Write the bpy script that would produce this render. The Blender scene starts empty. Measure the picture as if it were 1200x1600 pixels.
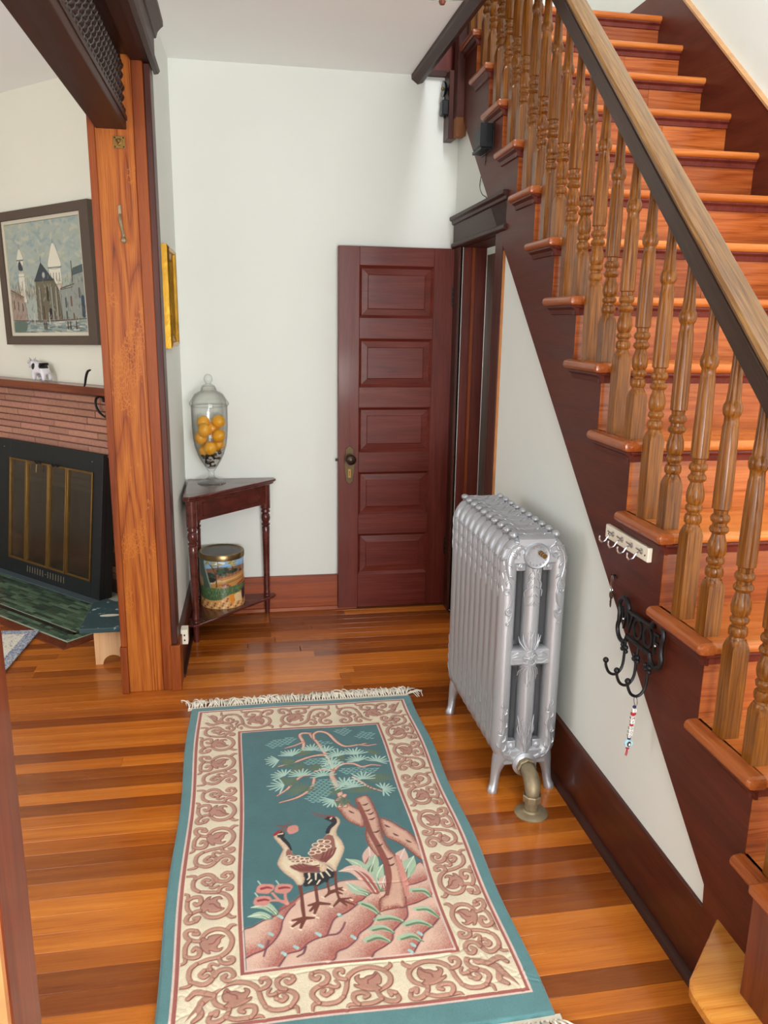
import bpy, bmesh, math, random
import numpy as np
from mathutils import Vector, Matrix
random.seed(4)
SC = bpy.context.scene
COLL = SC.collection
# ------------------------------------------------------------------ camera
cam = bpy.data.cameras.new('camera'); camo = bpy.data.objects.new('camera', cam); COLL.objects.link(camo)
YAW, PITCH, ROLL, FPX = 0.177365, 0.233335, -0.0145424, 1251.526
_cy, _sy, _cp, _sp = math.cos(YAW), math.sin(YAW), math.cos(PITCH), math.sin(PITCH)
_f = Vector((_sy*_cp, _cy*_cp, -_sp)); _r = Vector((_cy, -_sy, 0)); _d = _f.cross(_r)
_r2 = _r*math.cos(ROLL)+_d*math.sin(ROLL); _d2 = -_r*math.sin(ROLL)+_d*math.cos(ROLL)
m3 = Matrix((_r2, -_d2, -_f)).transposed()
camo.matrix_world = Matrix.Translation((0, 0, 1.6)) @ m3.to_4x4()
cam.sensor_fit = 'VERTICAL'; cam.sensor_height = 36.0; cam.lens = 36.0*FPX/1600.0; cam.clip_start = .02
SC.camera = camo
# ------------------------------------------------------------------ world, daylight, exposure
w = bpy.data.worlds.new('daylight'); SC.world = w; w.use_nodes = True
w.node_tree.nodes['Background'].inputs[0].default_value = (.80, .90, 1.0, 1)
w.node_tree.nodes['Background'].inputs[1].default_value = 1.0
def area(name, loc, look, sx, sy, power, col=(1, 1, 1)):
    l = bpy.data.lights.new(name, 'AREA'); l.shape = 'RECTANGLE'; l.size = sx; l.size_y = sy; l.energy = power; l.color = col
    o = bpy.data.objects.new(name, l); COLL.objects.link(o); o.location = loc
    o.rotation_euler = (Vector(look)-Vector(loc)).to_track_quat('-Z', 'Y').to_euler()
    return o
area('front_window_light', (1.15, -1.50, 1.75), (.9, 3., 1.9), 1.5, 1.7, 48, (.97, .98, 1.0))
area('ceiling_fill_light', (.9, -1.45, .95), (.4, 3., 2.75), 1.6, .5, 112, (1., .98, .95))  # added fill, tilted up to brighten the ceiling
area('front_door_light', (-.1, -1.50, 1.6), (-.1, 3., 1.0), .8, 1.6, 26, (.97, .98, 1.0))
area('upstairs_window_light', (1.02, .5, 4.9), (1.12, 3.9, 2.3), .8, 1.3, 125, (.95, .97, 1.0))
area('parlour_window_light', (-3.3, 2.6, 1.6), (-1., 4.4, 1.2), 1.8, 1.6, 42, (.97, .98, 1.0))
area('parlour_front_window_light', (-1.9, -.55, 1.65), (-1.2, 4., 1.2), 1.8, 1.5, 34, (.97, .98, 1.0))
area('cellar_way_fill', (1.72, 3.85, 1.95), (1.9, 3.9, 0.), .3, .3, 9, (1, .93, .93))  # added light, no real fitting; brightens the gaps between the stored boards
SC.view_settings.view_transform = 'Standard'; SC.view_settings.look = 'None'; SC.view_settings.gamma = 1.0
SC.view_settings.use_curve_mapping = False; SC.view_settings.exposure = -0.14
SC.cycles.max_bounces = 10; SC.cycles.diffuse_bounces = 5; SC.cycles.glossy_bounces = 4; SC.cycles.transmission_bounces = 8
# ------------------------------------------------------------------ helpers: objects
ORG = {}
def reg(o, org): ORG[o.name] = Vector(org)
def tag(o, label=None, cat=None, group=None, kind=None):
    for k, v in (('label', label), ('category', cat), ('group', group), ('kind', kind)):
        if v: o[k] = v
    return o
def thing(name, loc, label=None, cat=None, group=None, kind=None):
    o = bpy.data.objects.new(name, None); COLL.objects.link(o); o.location = loc; o.empty_display_size = .05; reg(o, loc)
    return tag(o, label, cat, group, kind)
class MB:
    def __init__(s): s.v = []; s.f = []; s.mi = []; s.cur = 0
    def add(s, vs, fs):
        n = len(s.v); s.v += [tuple(map(float, p)) for p in vs]; s.f += [tuple(i+n for i in q) for q in fs]; s.mi += [s.cur]*len(fs); return s
    def box(s, x0, x1, y0, y1, z0, z1):
        return s.add([(x, y, z) for z in (z0, z1) for y in (y0, y1) for x in (x0, x1)],
                     [(0, 2, 3, 1), (4, 5, 7, 6), (0, 1, 5, 4), (2, 6, 7, 3), (0, 4, 6, 2), (1, 3, 7, 5)])
    def frustum(s, a, b):   # two loops of points joined and capped
        n = len(a)
        return s.add(list(a)+list(b), [(i, (i+1) % n, n+(i+1) % n, n+i) for i in range(n)]+[tuple(reversed(range(n))), tuple(range(n, 2*n))])
    def prism(s, poly, a0, a1, ax='x', fn=None):
        # outline extruded along an axis; poly holds the two other coordinates in x,y,z order
        def mk(p, a): return {'x': (a, p[0], p[1]), 'y': (p[0], a, p[1]), 'z': (p[0], p[1], a)}[ax]
        ar = sum(p[0]*q[1]-q[0]*p[1] for p, q in zip(poly, list(poly[1:])+[poly[0]]))
        if (ar < 0) ^ (ax == 'y'): poly = list(reversed(poly))
        A = [mk(p, a0) for p in poly]; B = [mk(p, a1) for p in poly]
        if fn: A = [fn(p) for p in A]; B = [fn(p) for p in B]
        return s.frustum(A, B)
    def lathe(s, prof, c=(0, 0, 0), n=24, fn=None, ax='z'):
        vs = []; fs = []; rows = []
        for r, z in prof:
            if r < 1e-6: rows.append([len(vs)]); vs.append((0, 0, z))
            else:
                rows.append(list(range(len(vs), len(vs)+n))); vs += [(r*math.cos(2*math.pi*i/n), r*math.sin(2*math.pi*i/n), z) for i in range(n)]
        for a, b in zip(rows[:-1], rows[1:]):
            for i in range(n):
                j = (i+1) % n
                if len(a) == 1 and len(b) == 1: continue
                if len(a) == 1: fs.append((a[0], b[j], b[i]))
                elif len(b) == 1: fs.append((a[i], a[j], b[0]))
                else: fs.append((a[i], a[j], b[j], b[i]))
        if ax == 'y': vs = [(x, -z, y) for x, y, z in vs]
        if ax == 'x': vs = [(z, x, y) for x, y, z in vs]
        vs = [(x+c[0], y+c[1], z+c[2]) for x, y, z in vs]
        if fn: vs = [fn(p) for p in vs]
        return s.add(vs, fs)
    def tube(s, pts, r, n=8, cap=True, sub=0, flat=None):
        P = [Vector(p) for p in pts]; R = list(r) if isinstance(r, (list, tuple)) else [r]*len(P)
        if sub:
            q = crom3(P, R, sub); P = [Vector(a[:3]) for a in q]; R = [a[3] for a in q]
        up = None; vs = []; m = len(P)
        for i, p in enumerate(P):
            t = (P[min(i+1, m-1)]-P[max(i-1, 0)]).normalized()
            if up is None: up = Vector((0, 0, 1)) if abs(t.z) < .9 else Vector((1, 0, 0))
            up = (up-t*up.dot(t)).normalized(); sd = t.cross(up)
            for k in range(n):
                a = 2*math.pi*k/n; vs.append(p+(up*math.sin(a)+sd*math.cos(a))*R[i])
        fs = [(i*n+k, i*n+(k+1) % n, (i+1)*n+(k+1) % n, (i+1)*n+k) for i in range(m-1) for k in range(n)]
        if cap: fs += [tuple(reversed(range(n))), tuple(range((m-1)*n, m*n))]
        return s.add(vs, fs)
    def ball(s, c, r, nu=12, nv=8, rot=None):
        r = (r, r, r) if not isinstance(r, (tuple, list)) else r
        vs = [(0, 0, -1)]+[(math.cos(2*math.pi*i/nu)*math.sin(math.pi*j/nv), math.sin(2*math.pi*i/nu)*math.sin(math.pi*j/nv), -math.cos(math.pi*j/nv)) for j in range(1, nv) for i in range(nu)]+[(0, 0, 1)]
        fs = [(0, 1+(i+1) % nu, 1+i) for i in range(nu)]
        fs += [(1+j*nu+i, 1+j*nu+(i+1) % nu, 1+(j+1)*nu+(i+1) % nu, 1+(j+1)*nu+i) for j in range(nv-2) for i in range(nu)]
        fs += [(1+(nv-2)*nu+i, 1+(nv-2)*nu+(i+1) % nu, len(vs)-1) for i in range(nu)]
        M = rot or Matrix.Identity(3)
        return s.add([Vector(c)+M@Vector((x*r[0], y*r[1], z*r[2])) for x, y, z in vs], fs)
    def xf(s, fn): s.v = [tuple(fn(Vector(p))) for p in s.v]; return s
    def build(s, name, mat, parent=None, loc=None, sharp=35, bev=0, label=None, mats=None, raw=False):
        me = bpy.data.meshes.new(name)
        o = bpy.data.objects.new(name, me); COLL.objects.link(o)
        if parent is not None:
            org = Vector((0, 0, 0)) if raw else ORG[parent.name]; o.parent = parent; reg(o, ORG[parent.name])
        else:
            org = Vector(loc or (0, 0, 0)); o.location = org; reg(o, org)
        me.from_pydata([(x-org[0], y-org[1], z-org[2]) for x, y, z in s.v], [], s.f)
        for mm in (mats or [mat]): me.materials.append(mm)
        if mats: me.polygons.foreach_set('material_index', s.mi)
        me.validate(); me.update()
        if sharp:
            me.shade_smooth(); me.set_sharp_from_angle(angle=math.radians(sharp))
        if bev:
            b = o.modifiers.new('edge', 'BEVEL'); b.width = bev; b.segments = 2; b.limit_method = 'ANGLE'; b.angle_limit = math.radians(40); b.harden_normals = False
        if label: o['label'] = label
        return o
def crom3(P, R, sub):
    q = [list(p)+[r] for p, r in zip(P, R)]; q = np.array(q); q = np.vstack([2*q[0]-q[1], q, 2*q[-1]-q[-2]]); out = []
    for i in range(1, len(q)-2):
        a, b, c, d = q[i-1:i+3]
        for t in np.linspace(0, 1, sub, endpoint=False): out.append(.5*((2*b)+(c-a)*t+(2*a-5*b+4*c-d)*t*t+(3*b-a-3*c+d)*t**3))
    out.append(q[-2]); return out
def twin(o, name=None, parent=None, loc=None):      # another individual sharing mesh data
    c = o.copy(); COLL.objects.link(c)
    if parent is not None: c.parent = parent; reg(c, ORG[parent.name])
    if loc is not None: c.location = loc
    return c
# ---------------------------------------------------------------- painter: small raster painter for flat prints and woven pile
RNG = np.random.RandomState(7)
def srgb(h):
    if isinstance(h, str): h = [int(h[i:i+2], 16) for i in (0, 2, 4)]
    c = np.array(h, float)/255.0
    return np.where(c <= .04045, c/12.92, ((c+.055)/1.055)**2.4)
def crom(pts, ws=None, sub=6, closed=False):
    p = np.array(pts, float).reshape(-1, 2); n = len(p)
    w = np.interp(np.linspace(0, 1, n), np.linspace(0, 1, len(ws)), ws) if ws is not None else np.zeros(n)
    q = np.column_stack([p, w])
    q = np.vstack([q[-1], q, q[0], q[1]]) if closed else np.vstack([2*q[0]-q[1], q, 2*q[-1]-q[-2]])
    out = []
    for i in range(1, len(q)-2):
        a, b, c, d = q[i-1:i+3]
        for t in np.linspace(0, 1, sub, endpoint=False):
            out.append(.5*((2*b)+(c-a)*t+(2*a-5*b+4*c-d)*t*t+(3*b-a-3*c+d)*t**3))
    if not closed: out.append(q[-2])
    o = np.array(out); o[:, 2] = np.clip(o[:, 2], 0, None)
    return o
class Canvas:
    def __init__(s, w, h, px, base):
        s.px = px; s.nx = int(round(w/px))+1; s.ny = int(round(h/px))+1
        s.w = w; s.h = h
        s.img = np.empty((s.ny, s.nx, 3)); s.img[:] = srgb(base)
        s.low = np.zeros((s.ny, s.nx)); s.mask = None
        s.noise = RNG.rand(s.ny, s.nx)
    def box(s, pts, pad):
        x0 = max(0, int((pts[:, 0].min()-pad)/s.px)); x1 = min(s.nx, int((pts[:, 0].max()+pad)/s.px)+2)
        y0 = max(0, int((pts[:, 1].min()-pad)/s.px)); y1 = min(s.ny, int((pts[:, 1].max()+pad)/s.px)+2)
        if x1 <= x0 or y1 <= y0: return None
        sl = (slice(y0, y1), slice(x0, x1))
        X, Y = np.meshgrid(np.arange(x0, x1)*s.px, np.arange(y0, y1)*s.px)
        return sl, X, Y
    def put(s, sl, m, col):
        if s.mask is not None: m = m*s.mask[sl]
        s.img[sl] = s.img[sl]*(1-m[..., None])+np.asarray(col)*m[..., None]
    def sd(s, q, X, Y, side=False):
        d = np.full(X.shape, 1e9); sg = np.zeros(X.shape)
        for a, b in zip(q[:-1], q[1:]):
            v = b[:2]-a[:2]; L = v@v+1e-9
            t = np.clip(((X-a[0])*v[0]+(Y-a[1])*v[1])/L, 0, 1)
            e = np.hypot(X-a[0]-t*v[0], Y-a[1]-t*v[1])-(a[2]+(b[2]-a[2])*t)
            if side:
                c = v[0]*(Y-a[1])-v[1]*(X-a[0]); sg = np.where(e < d, c, sg)
            d = np.minimum(d, e)
        return (d, sg) if side else d
    def stroke(s, pts, ws, col, out=None, ow=2.0, sub=6, off=(0, 0)):
        q = crom(pts, np.array(ws, float)/2, sub)
        r = s.box(q, q[:, 2].max()+ow+4)
        if r is None: return
        sl, X, Y = r
        d = s.sd(q, X, Y)
        if out is not None:
            d2 = s.sd(q, X-off[0], Y-off[1]) if off != (0, 0) else d
            m = np.clip(.5-(d2-ow)/s.px, 0, 1); s.put(sl, m, srgb(out)); s.low[sl] = np.maximum(s.low[sl], m*(d > 0))
        s.put(sl, np.clip(.5-d/s.px, 0, 1), srgb(col))
    def inside(s, q, X, Y):
        m = np.zeros(X.shape, bool)
        for a, b in zip(q, np.roll(q, -1, 0)):
            if a[1] == b[1]: continue
            c = (a[1] > Y) != (b[1] > Y)
            m ^= c & (X < (b[0]-a[0])*(Y-a[1])/(b[1]-a[1])+a[0])
        return m
    def poly(s, pts, col, out=None, ow=3.0, smooth=True, grad=None):
        p = np.array(pts, float).reshape(-1, 2)
        q = crom(p, None, 4, True) if smooth else np.column_stack([p, np.zeros(len(p))])
        r = s.box(q, ow+4)
        if r is None: return None
        sl, X, Y = r
        m = s.inside(q, X, Y).astype(float)
        if s.nx*s.ny > 1: # soften by one pixel
            k = m.copy(); k[1:] += m[:-1]; k[:-1] += m[1:]; k[:, 1:] += m[:, :-1]; k[:, :-1] += m[:, 1:]; m = k/5
        if grad is not None:
            d = np.abs(s.sd(np.vstack([q, q[:1]]), X, Y)); f = np.clip(1-d/grad[1], 0, 1)
            f = np.clip(f+(s.noise[sl]-.5)*.7*(f > .02), 0, 1)[..., None]
            c = srgb(col)*(1-f)+srgb(grad[0])*f
        else: c = srgb(col)
        s.put(sl, m, c)
        if out is not None:
            e = np.vstack([q, q[:1]]); e[:, 2] = ow/2
            dd = s.sd(e, X, Y); mm = np.clip(.5-dd/s.px, 0, 1)
            s.put(sl, mm, srgb(out)); s.low[sl] = np.maximum(s.low[sl], mm)
        return sl, m
    def shade(s, pts, col, reach, lw, line, mask):
        q = crom(pts, [lw/2], 5); r = s.box(q, reach+6)
        if r is None: return
        sl, X, Y = r
        d, sg = s.sd(q, X, Y, True)
        f = np.where(sg > 0, np.clip(1-d/reach, 0, 1), 0)**1.2*mask[sl]
        f = np.clip(f+(s.noise[sl]-.5)*.5*(f > .03), 0, .95)
        s.put(sl, f, srgb(col))
        m = np.clip(.5-d/s.px, 0, 1)*mask[sl]; s.put(sl, m, srgb(line)); s.low[sl] = np.maximum(s.low[sl], m)
COL = dict(gpink='d9b5a2', gred='a4584e', plum='7c4a52', leafl='a5bfa2', leafd='5f7d5c', leafp='d9b4a6', dot='9fc4c0', flow='cf8d80', flowd='962f35',
  ndl='aed0c2', trl='d3a893', trd='8a4a3e', trdd='5b2a24', olive='5c7258', tick='86b5ae', crw='e3d3b4', crb='935e52', leg='6e3526', black='14141c',
  redd='a0182c', beak='7d4a45', crl='ecdcc0', crd='7a3a33')
def paint_rug(T, px=2.0):
    S, U = T
    W, H = 940., 1685.
    c = Canvas(W, H, px, '578386')
    ox0, ox1, oy0, oy1 = 44., 894., 80., 1638.          # outer border line
    ix0, ix1, iy0, iy1 = 205., 757., 228., 1450.        # inner border line
    def rect(x0, x1, y0, y1, col):
        c.img[int(y0/px):int(y1/px)+1, int(x0/px):int(x1/px)+1] = srgb(col)
    rect(ox0-9, ox1+9, oy0-9, oy1+9, 'd8bdb2'); rect(ox0-3, ox1+3, oy0-3, oy1+3, 'a05c53'); rect(ox0+6, ox1-6, oy0+6, oy1-6, 'ddd1b6')
    X, Y = np.meshgrid(np.arange(c.nx)*px, np.arange(c.ny)*px)
    # distance measured inwards from the outer line decides the mitred corners
    dl, dr, db, dt = X-ox0, ox1-X, Y-oy0, oy1-Y
    band = (np.minimum(np.minimum(dl, dr), np.minimum(db, dt)) > 7) & ~((X > ix0-6) & (X < ix1+6) & (Y > iy0-6) & (Y < iy1+6))
    bw = ix0-ox0
    def side(f, L, n, ul, msk, flip0):
        c.mask = msk.astype(float)
        k0 = (L-n*ul)/2
        for i in range(-1, n+1):
            fl = (i+flip0) % 2
            if i in (-1, n): continue
            for kind, w, p in U:
                p = np.array(p, float).reshape(-1, 2)/100
                u = p[:, 0] if fl else 1-p[:, 0]
                q = np.array([f(k0+(i+a)*ul, .03+.9*b) for a, b in zip(u, p[:, 1])])
                if kind == 's': c.stroke(q, np.array(w)*1.25, 'b58a76', '84493f', 2.0, 5, off=(1.2, -1.2))
                elif kind == 'p': c.poly(q, 'b08270', '84493f', 3)
                else: c.stroke(q, [4], '8f4f47')
        # corner flourish: a leaf scroll filling what is left of the mitre
        for e, sgn in ((k0, -1), (L-k0, 1)):
            for w, p in (([12, 16, 18, 15, 12, 14], [(-2, .9), (18, .55), (40, .38), (70, .5), (62, .78), (38, .74)]), ([14, 12, 6], [(40, .38), (75, .25), (112, .12)]), ([12, 14, 10], [(18, .55), (4, .3), (20, .18)])):
                c.stroke([f(e+sgn*a, b) for a, b in p], w, 'b58a76', '84493f', 2.0, 5, off=(1.2, -1.2))
        c.mask = None
    near = np.minimum(np.minimum(dl, dr), np.minimum(db, dt))
    wx = ox1-ox0; wy = oy1-oy0
    side(lambda t, w: (ox0+w*bw, oy0+t), wy, 6, 221.7, band & (dl <= near+.1), 0)
    side(lambda t, w: (ox1-w*(ox1-ix1), oy0+t), wy, 6, 221.7, band & (dr <= near+.1), 0)
    side(lambda t, w: (ox0+t, oy0+w*(iy0-oy0)), wx, 3, 240., band & (db <= near+.1), 1)
    side(lambda t, w: (ox0+t, oy1-w*(oy1-iy1)), wx, 3, 240., band & (dt <= near+.1), 0)
    rect(ix0-4, ix1+4, iy0-4, iy1+4, '9f5a50'); rect(ix0+5, ix1-5, iy0+5, iy1-5, 'd8bdb2'); rect(ix0+10, ix1-10, iy0+10, iy1-10, '426d71')
    for a in (ox0, ox1):
        j = int(a/px); c.low[int(oy0/px):int(oy1/px), j-1:j+2] = 1
    for a in (ix0, ix1):
        j = int(a/px); c.low[int(iy0/px):int(iy1/px), j-1:j+2] = 1
    c.mask = ((X > ix0+9) & (X < ix1-9) & (Y > iy0+9) & (Y < iy1-9)).astype(float)
    gm = np.zeros_like(X)
    for e in S:
        k, col, w, p = e[:4]; p = np.array(p, float).reshape(-1, 2); o = e[4] if len(e) > 4 else None
        if k == 's':
            c.stroke(p, np.array(w)*1.9, COL[col], COL[o] if o else None, 2.5)
            if o: c.stroke(p-[1.5, 1], np.array(w)*.8, 'dcb7a4')
        elif k == 'p':
            r = c.poly(p, COL[col], COL[o] if o else None, 4, grad=(COL['trd'], 15) if o == 'trd' else (('c9a78c', 14) if col == 'crw' else None))
            if col == 'gpink' and r: gm[r[0]] = np.maximum(gm[r[0]], r[1])
        elif k == 'r': c.shade(p, COL['gred'], w*1.15, 5, COL['plum'], gm)
        elif k == 'g':
            c.stroke(p, np.array(w)*2.2, COL['leafl']); c.stroke(p+[4, -5], np.array(w)*.9, COL['leafd'])
        elif k == 'l':
            n = len(p); ww = w[0]*1.5
            c.stroke(p, [ww*.55, ww, ww*1.15, ww*.8, 2], COL[col], None, 2); c.stroke(p[:-1] if n > 2 else p, [ww*.5, ww*.55, 3], COL[o]); c.stroke(p, [2.5], 'dfe6d8')
        elif k == 'f':
            a = p[1]-p[0]; L = np.hypot(*a)*1.05; th = math.atan2(a[1], a[0])
            for i in range(w[1]):
                t = th+math.radians(w[0])*(i/(w[1]-1)-.5); l = L*(.8+.3*RNG.rand())
                c.stroke([p[0], p[0]+[math.cos(t)*l*.6, math.sin(t)*l*.6], p[0]+[math.cos(t)*l, math.sin(t)*l]], [3, 6.5, 4], COL[col])
        elif k == 'c':
            R = np.hypot(*(p[1]-p[0])); t = np.linspace(0, 2*np.pi, 9)
            c.stroke([p[0]+[R*math.cos(a), R*.75*math.sin(a)] for a in t], [3.2], COL[col])
        elif k == 't':
            q = np.column_stack([p, np.zeros(len(p))]); x0, y0 = p.min(0); x1, y1 = p.max(0); yy = y0; row = 0
            while yy < y1:
                xx = x0+(row % 2)*9
                while xx < x1:
                    if c.inside(q, np.array([[xx]]), np.array([[yy]]))[0, 0]:
                        c.stroke([(xx-8, yy+2), (xx, yy-2), (xx+8, yy+2)], [2, 6, 2], COL['tick'], None, 2, 3)
                    xx += 19
                yy += 11; row += 1
    c.mask = None
    return c

# ------------------------------------------------------------------ helpers: materials
def nm(name):
    m = bpy.data.materials.new(name); m.use_nodes = True; nt = m.node_tree; b = nt.nodes['Principled BSDF']
    return m, nt, b
def math_n(nt, op, a, b=None):
    n = nt.nodes.new('ShaderNodeMath'); n.operation = op
    for i, v in enumerate((a, b)):
        if v is None: continue
        if isinstance(v, (int, float)): n.inputs[i].default_value = v
        else: nt.links.new(v, n.inputs[i])
    return n.outputs[0]
def mixc(nt, f, a, b, mode='MIX'):
    n = nt.nodes.new('ShaderNodeMix'); n.data_type = 'RGBA'; n.blend_type = mode
    for sock, v in ((n.inputs[0], f), (n.inputs[6], a), (n.inputs[7], b)):
        if isinstance(v, (int, float)): sock.default_value = v
        elif hasattr(v, 'links'): nt.links.new(v, sock)
        else: sock.default_value = (*[float(x) for x in v], 1)[:4]
    return n.outputs[2]
def ramp(nt, f, stops):
    n = nt.nodes.new('ShaderNodeValToRGB'); e = n.color_ramp.elements
    while len(e) < len(stops): e.new(.5)
    for q, (p, c) in zip(e, stops): q.position = p; q.color = (*[float(x) for x in c], 1)
    nt.links.new(f, n.inputs[0]); return n.outputs[0]
def coords(nt, scale, rnd=9.0, rot=None):
    tc = nt.nodes.new('ShaderNodeTexCoord'); v = tc.outputs['Object']
    if rnd:
        oi = nt.nodes.new('ShaderNodeObjectInfo'); a = nt.nodes.new('ShaderNodeVectorMath'); a.operation = 'ADD'
        k = math_n(nt, 'MULTIPLY', oi.outputs['Random'], rnd); nt.links.new(v, a.inputs[0]); nt.links.new(k, a.inputs[1]); v = a.outputs[0]
    if rot:
        r_ = nt.nodes.new('ShaderNodeMapping'); r_.inputs['Rotation'].default_value = rot; nt.links.new(v, r_.inputs[0]); v = r_.outputs[0]
    mp = nt.nodes.new('ShaderNodeMapping'); mp.inputs['Scale'].default_value = scale; nt.links.new(v, mp.inputs[0]); return mp.outputs[0]
def noise(nt, vec, scale=1, detail=3, rough=.5, dist=0):
    n = nt.nodes.new('ShaderNodeTexNoise'); n.inputs['Scale'].default_value = scale; n.inputs['Detail'].default_value = detail
    n.inputs['Roughness'].default_value = rough; n.inputs['Distortion'].default_value = dist; nt.links.new(vec, n.inputs['Vector']); return n.outputs['Fac']
def bump(nt, b, h, strength, dist=.002):
    n = nt.nodes.new('ShaderNodeBump'); n.inputs['Strength'].default_value = strength; n.inputs['Distance'].default_value = dist
    nt.links.new(h, n.inputs['Height']); nt.links.new(n.outputs[0], b.inputs['Normal'])
def plain(name, col, rough=.5, metal=0., bumpy=0, bscale=60, vary=0, coat=0, spec=.5):
    m, nt, b = nm(name); c = srgb(col)
    b.inputs['Base Color'].default_value = (*c, 1); b.inputs['Roughness'].default_value = rough; b.inputs['Metallic'].default_value = metal
    b.inputs['Coat Weight'].default_value = coat; b.inputs['Specular IOR Level'].default_value = spec
    v = coords(nt, (1, 1, 1))
    if vary:
        f = noise(nt, v, bscale*.3, 4); nt.links.new(mixc(nt, f, c*(1-vary), c*(1+vary)), b.inputs['Base Color'])
    if bumpy: bump(nt, b, noise(nt, v, bscale, 4), bumpy)
    return m
def wood(name, dark, mid, light, axis='z', cross=6., long=.55, lines=9., rough=.35, coat=.25, crack=0, tint=False, fine=.35, worn=None, contrast=.6, bmp=.12, gp=.6, rot=None):
    m, nt, b = nm(name); ax = 'xyz'.index(axis)
    def sc(c, l): s = [c, c, c]; s[ax] = l; return s
    v = coords(nt, sc(cross, long), 9., rot)
    n1 = noise(nt, v, 1, 1.5, .45, .35)
    pp = math_n(nt, 'PINGPONG', math_n(nt, 'MULTIPLY', n1, lines*2), 1.0)
    g = math_n(nt, 'POWER', pp, gp)
    fi = noise(nt, coords(nt, sc(260, 7), 9., rot), 1, 3, .6)
    fi = math_n(nt, 'SUBTRACT', math_n(nt, 'MULTIPLY', fi, 2.0), .5)
    lo = noise(nt, coords(nt, sc(14, 1.2), 9., rot), 1, 3, .5)
    f = math_n(nt, 'ADD', math_n(nt, 'MULTIPLY', g, .5*contrast), math_n(nt, 'ADD', math_n(nt, 'MULTIPLY', fi, fine), math_n(nt, 'MULTIPLY', lo, .9-fine-.5*contrast+.1)))
    col = ramp(nt, f, [(.12, srgb(dark)), (.45, srgb(mid)), (.85, srgb(light))])
    if worn:
        wv = noise(nt, coords(nt, sc(5, 2.)), 1, 4, .6)
        col = mixc(nt, math_n(nt, 'MULTIPLY', math_n(nt, 'GREATER_THAN', wv, .60), .55), col, srgb(worn))
    h = f
    if crack:
        vo = nt.nodes.new('ShaderNodeTexVoronoi'); vo.feature = 'DISTANCE_TO_EDGE'; vo.inputs['Scale'].default_value = 1
        nt.links.new(coords(nt, sc(95, 55)), vo.inputs['Vector'])
        ed = math_n(nt, 'LESS_THAN', vo.outputs['Distance'], .07)
        mk = math_n(nt, 'GREATER_THAN', noise(nt, coords(nt, sc(7, 4)), 1, 3), 1-crack)
        em = math_n(nt, 'MULTIPLY', ed, mk)
        col = mixc(nt, math_n(nt, 'MULTIPLY', em, .7), col, srgb(light) if crack < .9 else srgb(dark))
        h = math_n(nt, 'SUBTRACT', f, em)
    if tint:
        oi = nt.nodes.new('ShaderNodeObjectInfo'); col = mixc(nt, 1.0, col, oi.outputs['Color'], 'MULTIPLY')
    nt.links.new(col, b.inputs['Base Color']); b.inputs['Specular IOR Level'].default_value = .3
    rr = math_n(nt, 'ADD', rough, math_n(nt, 'MULTIPLY', math_n(nt, 'SUBTRACT', lo, .5), .25)); nt.links.new(rr, b.inputs['Roughness'])
    b.inputs['Coat Weight'].default_value = coat; b.inputs['Coat Roughness'].default_value = .12
    bump(nt, b, h, bmp, .001)
    return m
def attr_mat(name, rough=.8, attr='Col', fuzz=0, coat=0, metal=0, nscale=900):
    m, nt, b = nm(name); a = nt.nodes.new('ShaderNodeAttribute'); a.attribute_name = attr; col = a.outputs['Color']
    b.inputs['Roughness'].default_value = rough; b.inputs['Coat Weight'].default_value = coat; b.inputs['Metallic'].default_value = metal
    if fuzz:
        v = coords(nt, (1, 1, 1), 0); f = noise(nt, v, nscale, 2); g = noise(nt, v, 14, 4)
        k = math_n(nt, 'ADD', .62, math_n(nt, 'ADD', math_n(nt, 'MULTIPLY', f, .40), math_n(nt, 'MULTIPLY', g, .36)))
        col = mixc(nt, 1.0, col, k, 'MULTIPLY'); b.inputs['Sheen Weight'].default_value = .25; b.inputs['Sheen Roughness'].default_value = .5
        b.inputs['Specular IOR Level'].default_value = .15
        bump(nt, b, f, fuzz, .002)
    nt.links.new(col, b.inputs['Base Color']); return m
def glass(name, col=(1, 1, 1), rough=0., ior=1.45):
    m, nt, b = nm(name); b.inputs['Base Color'].default_value = (*col, 1); b.inputs['Transmission Weight'].default_value = 1; b.inputs['Roughness'].default_value = rough; b.inputs['IOR'].default_value = ior
    return m
def wallpaint(name, col):
    m, nt, b = nm(name); c = srgb(col); v = coords(nt, (1, 1, 1), 0)
    f = noise(nt, v, 1.6, 4); nt.links.new(mixc(nt, f, c*.97, np.clip(c*1.03, 0, 1)), b.inputs['Base Color']); b.inputs['Roughness'].default_value = .62
    b.inputs['Specular IOR Level'].default_value = .25
    h = math_n(nt, 'ADD', noise(nt, v, 7, 4), math_n(nt, 'MULTIPLY', noise(nt, v, 160, 2), .12)); bump(nt, b, h, .22, .006); return m
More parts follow.
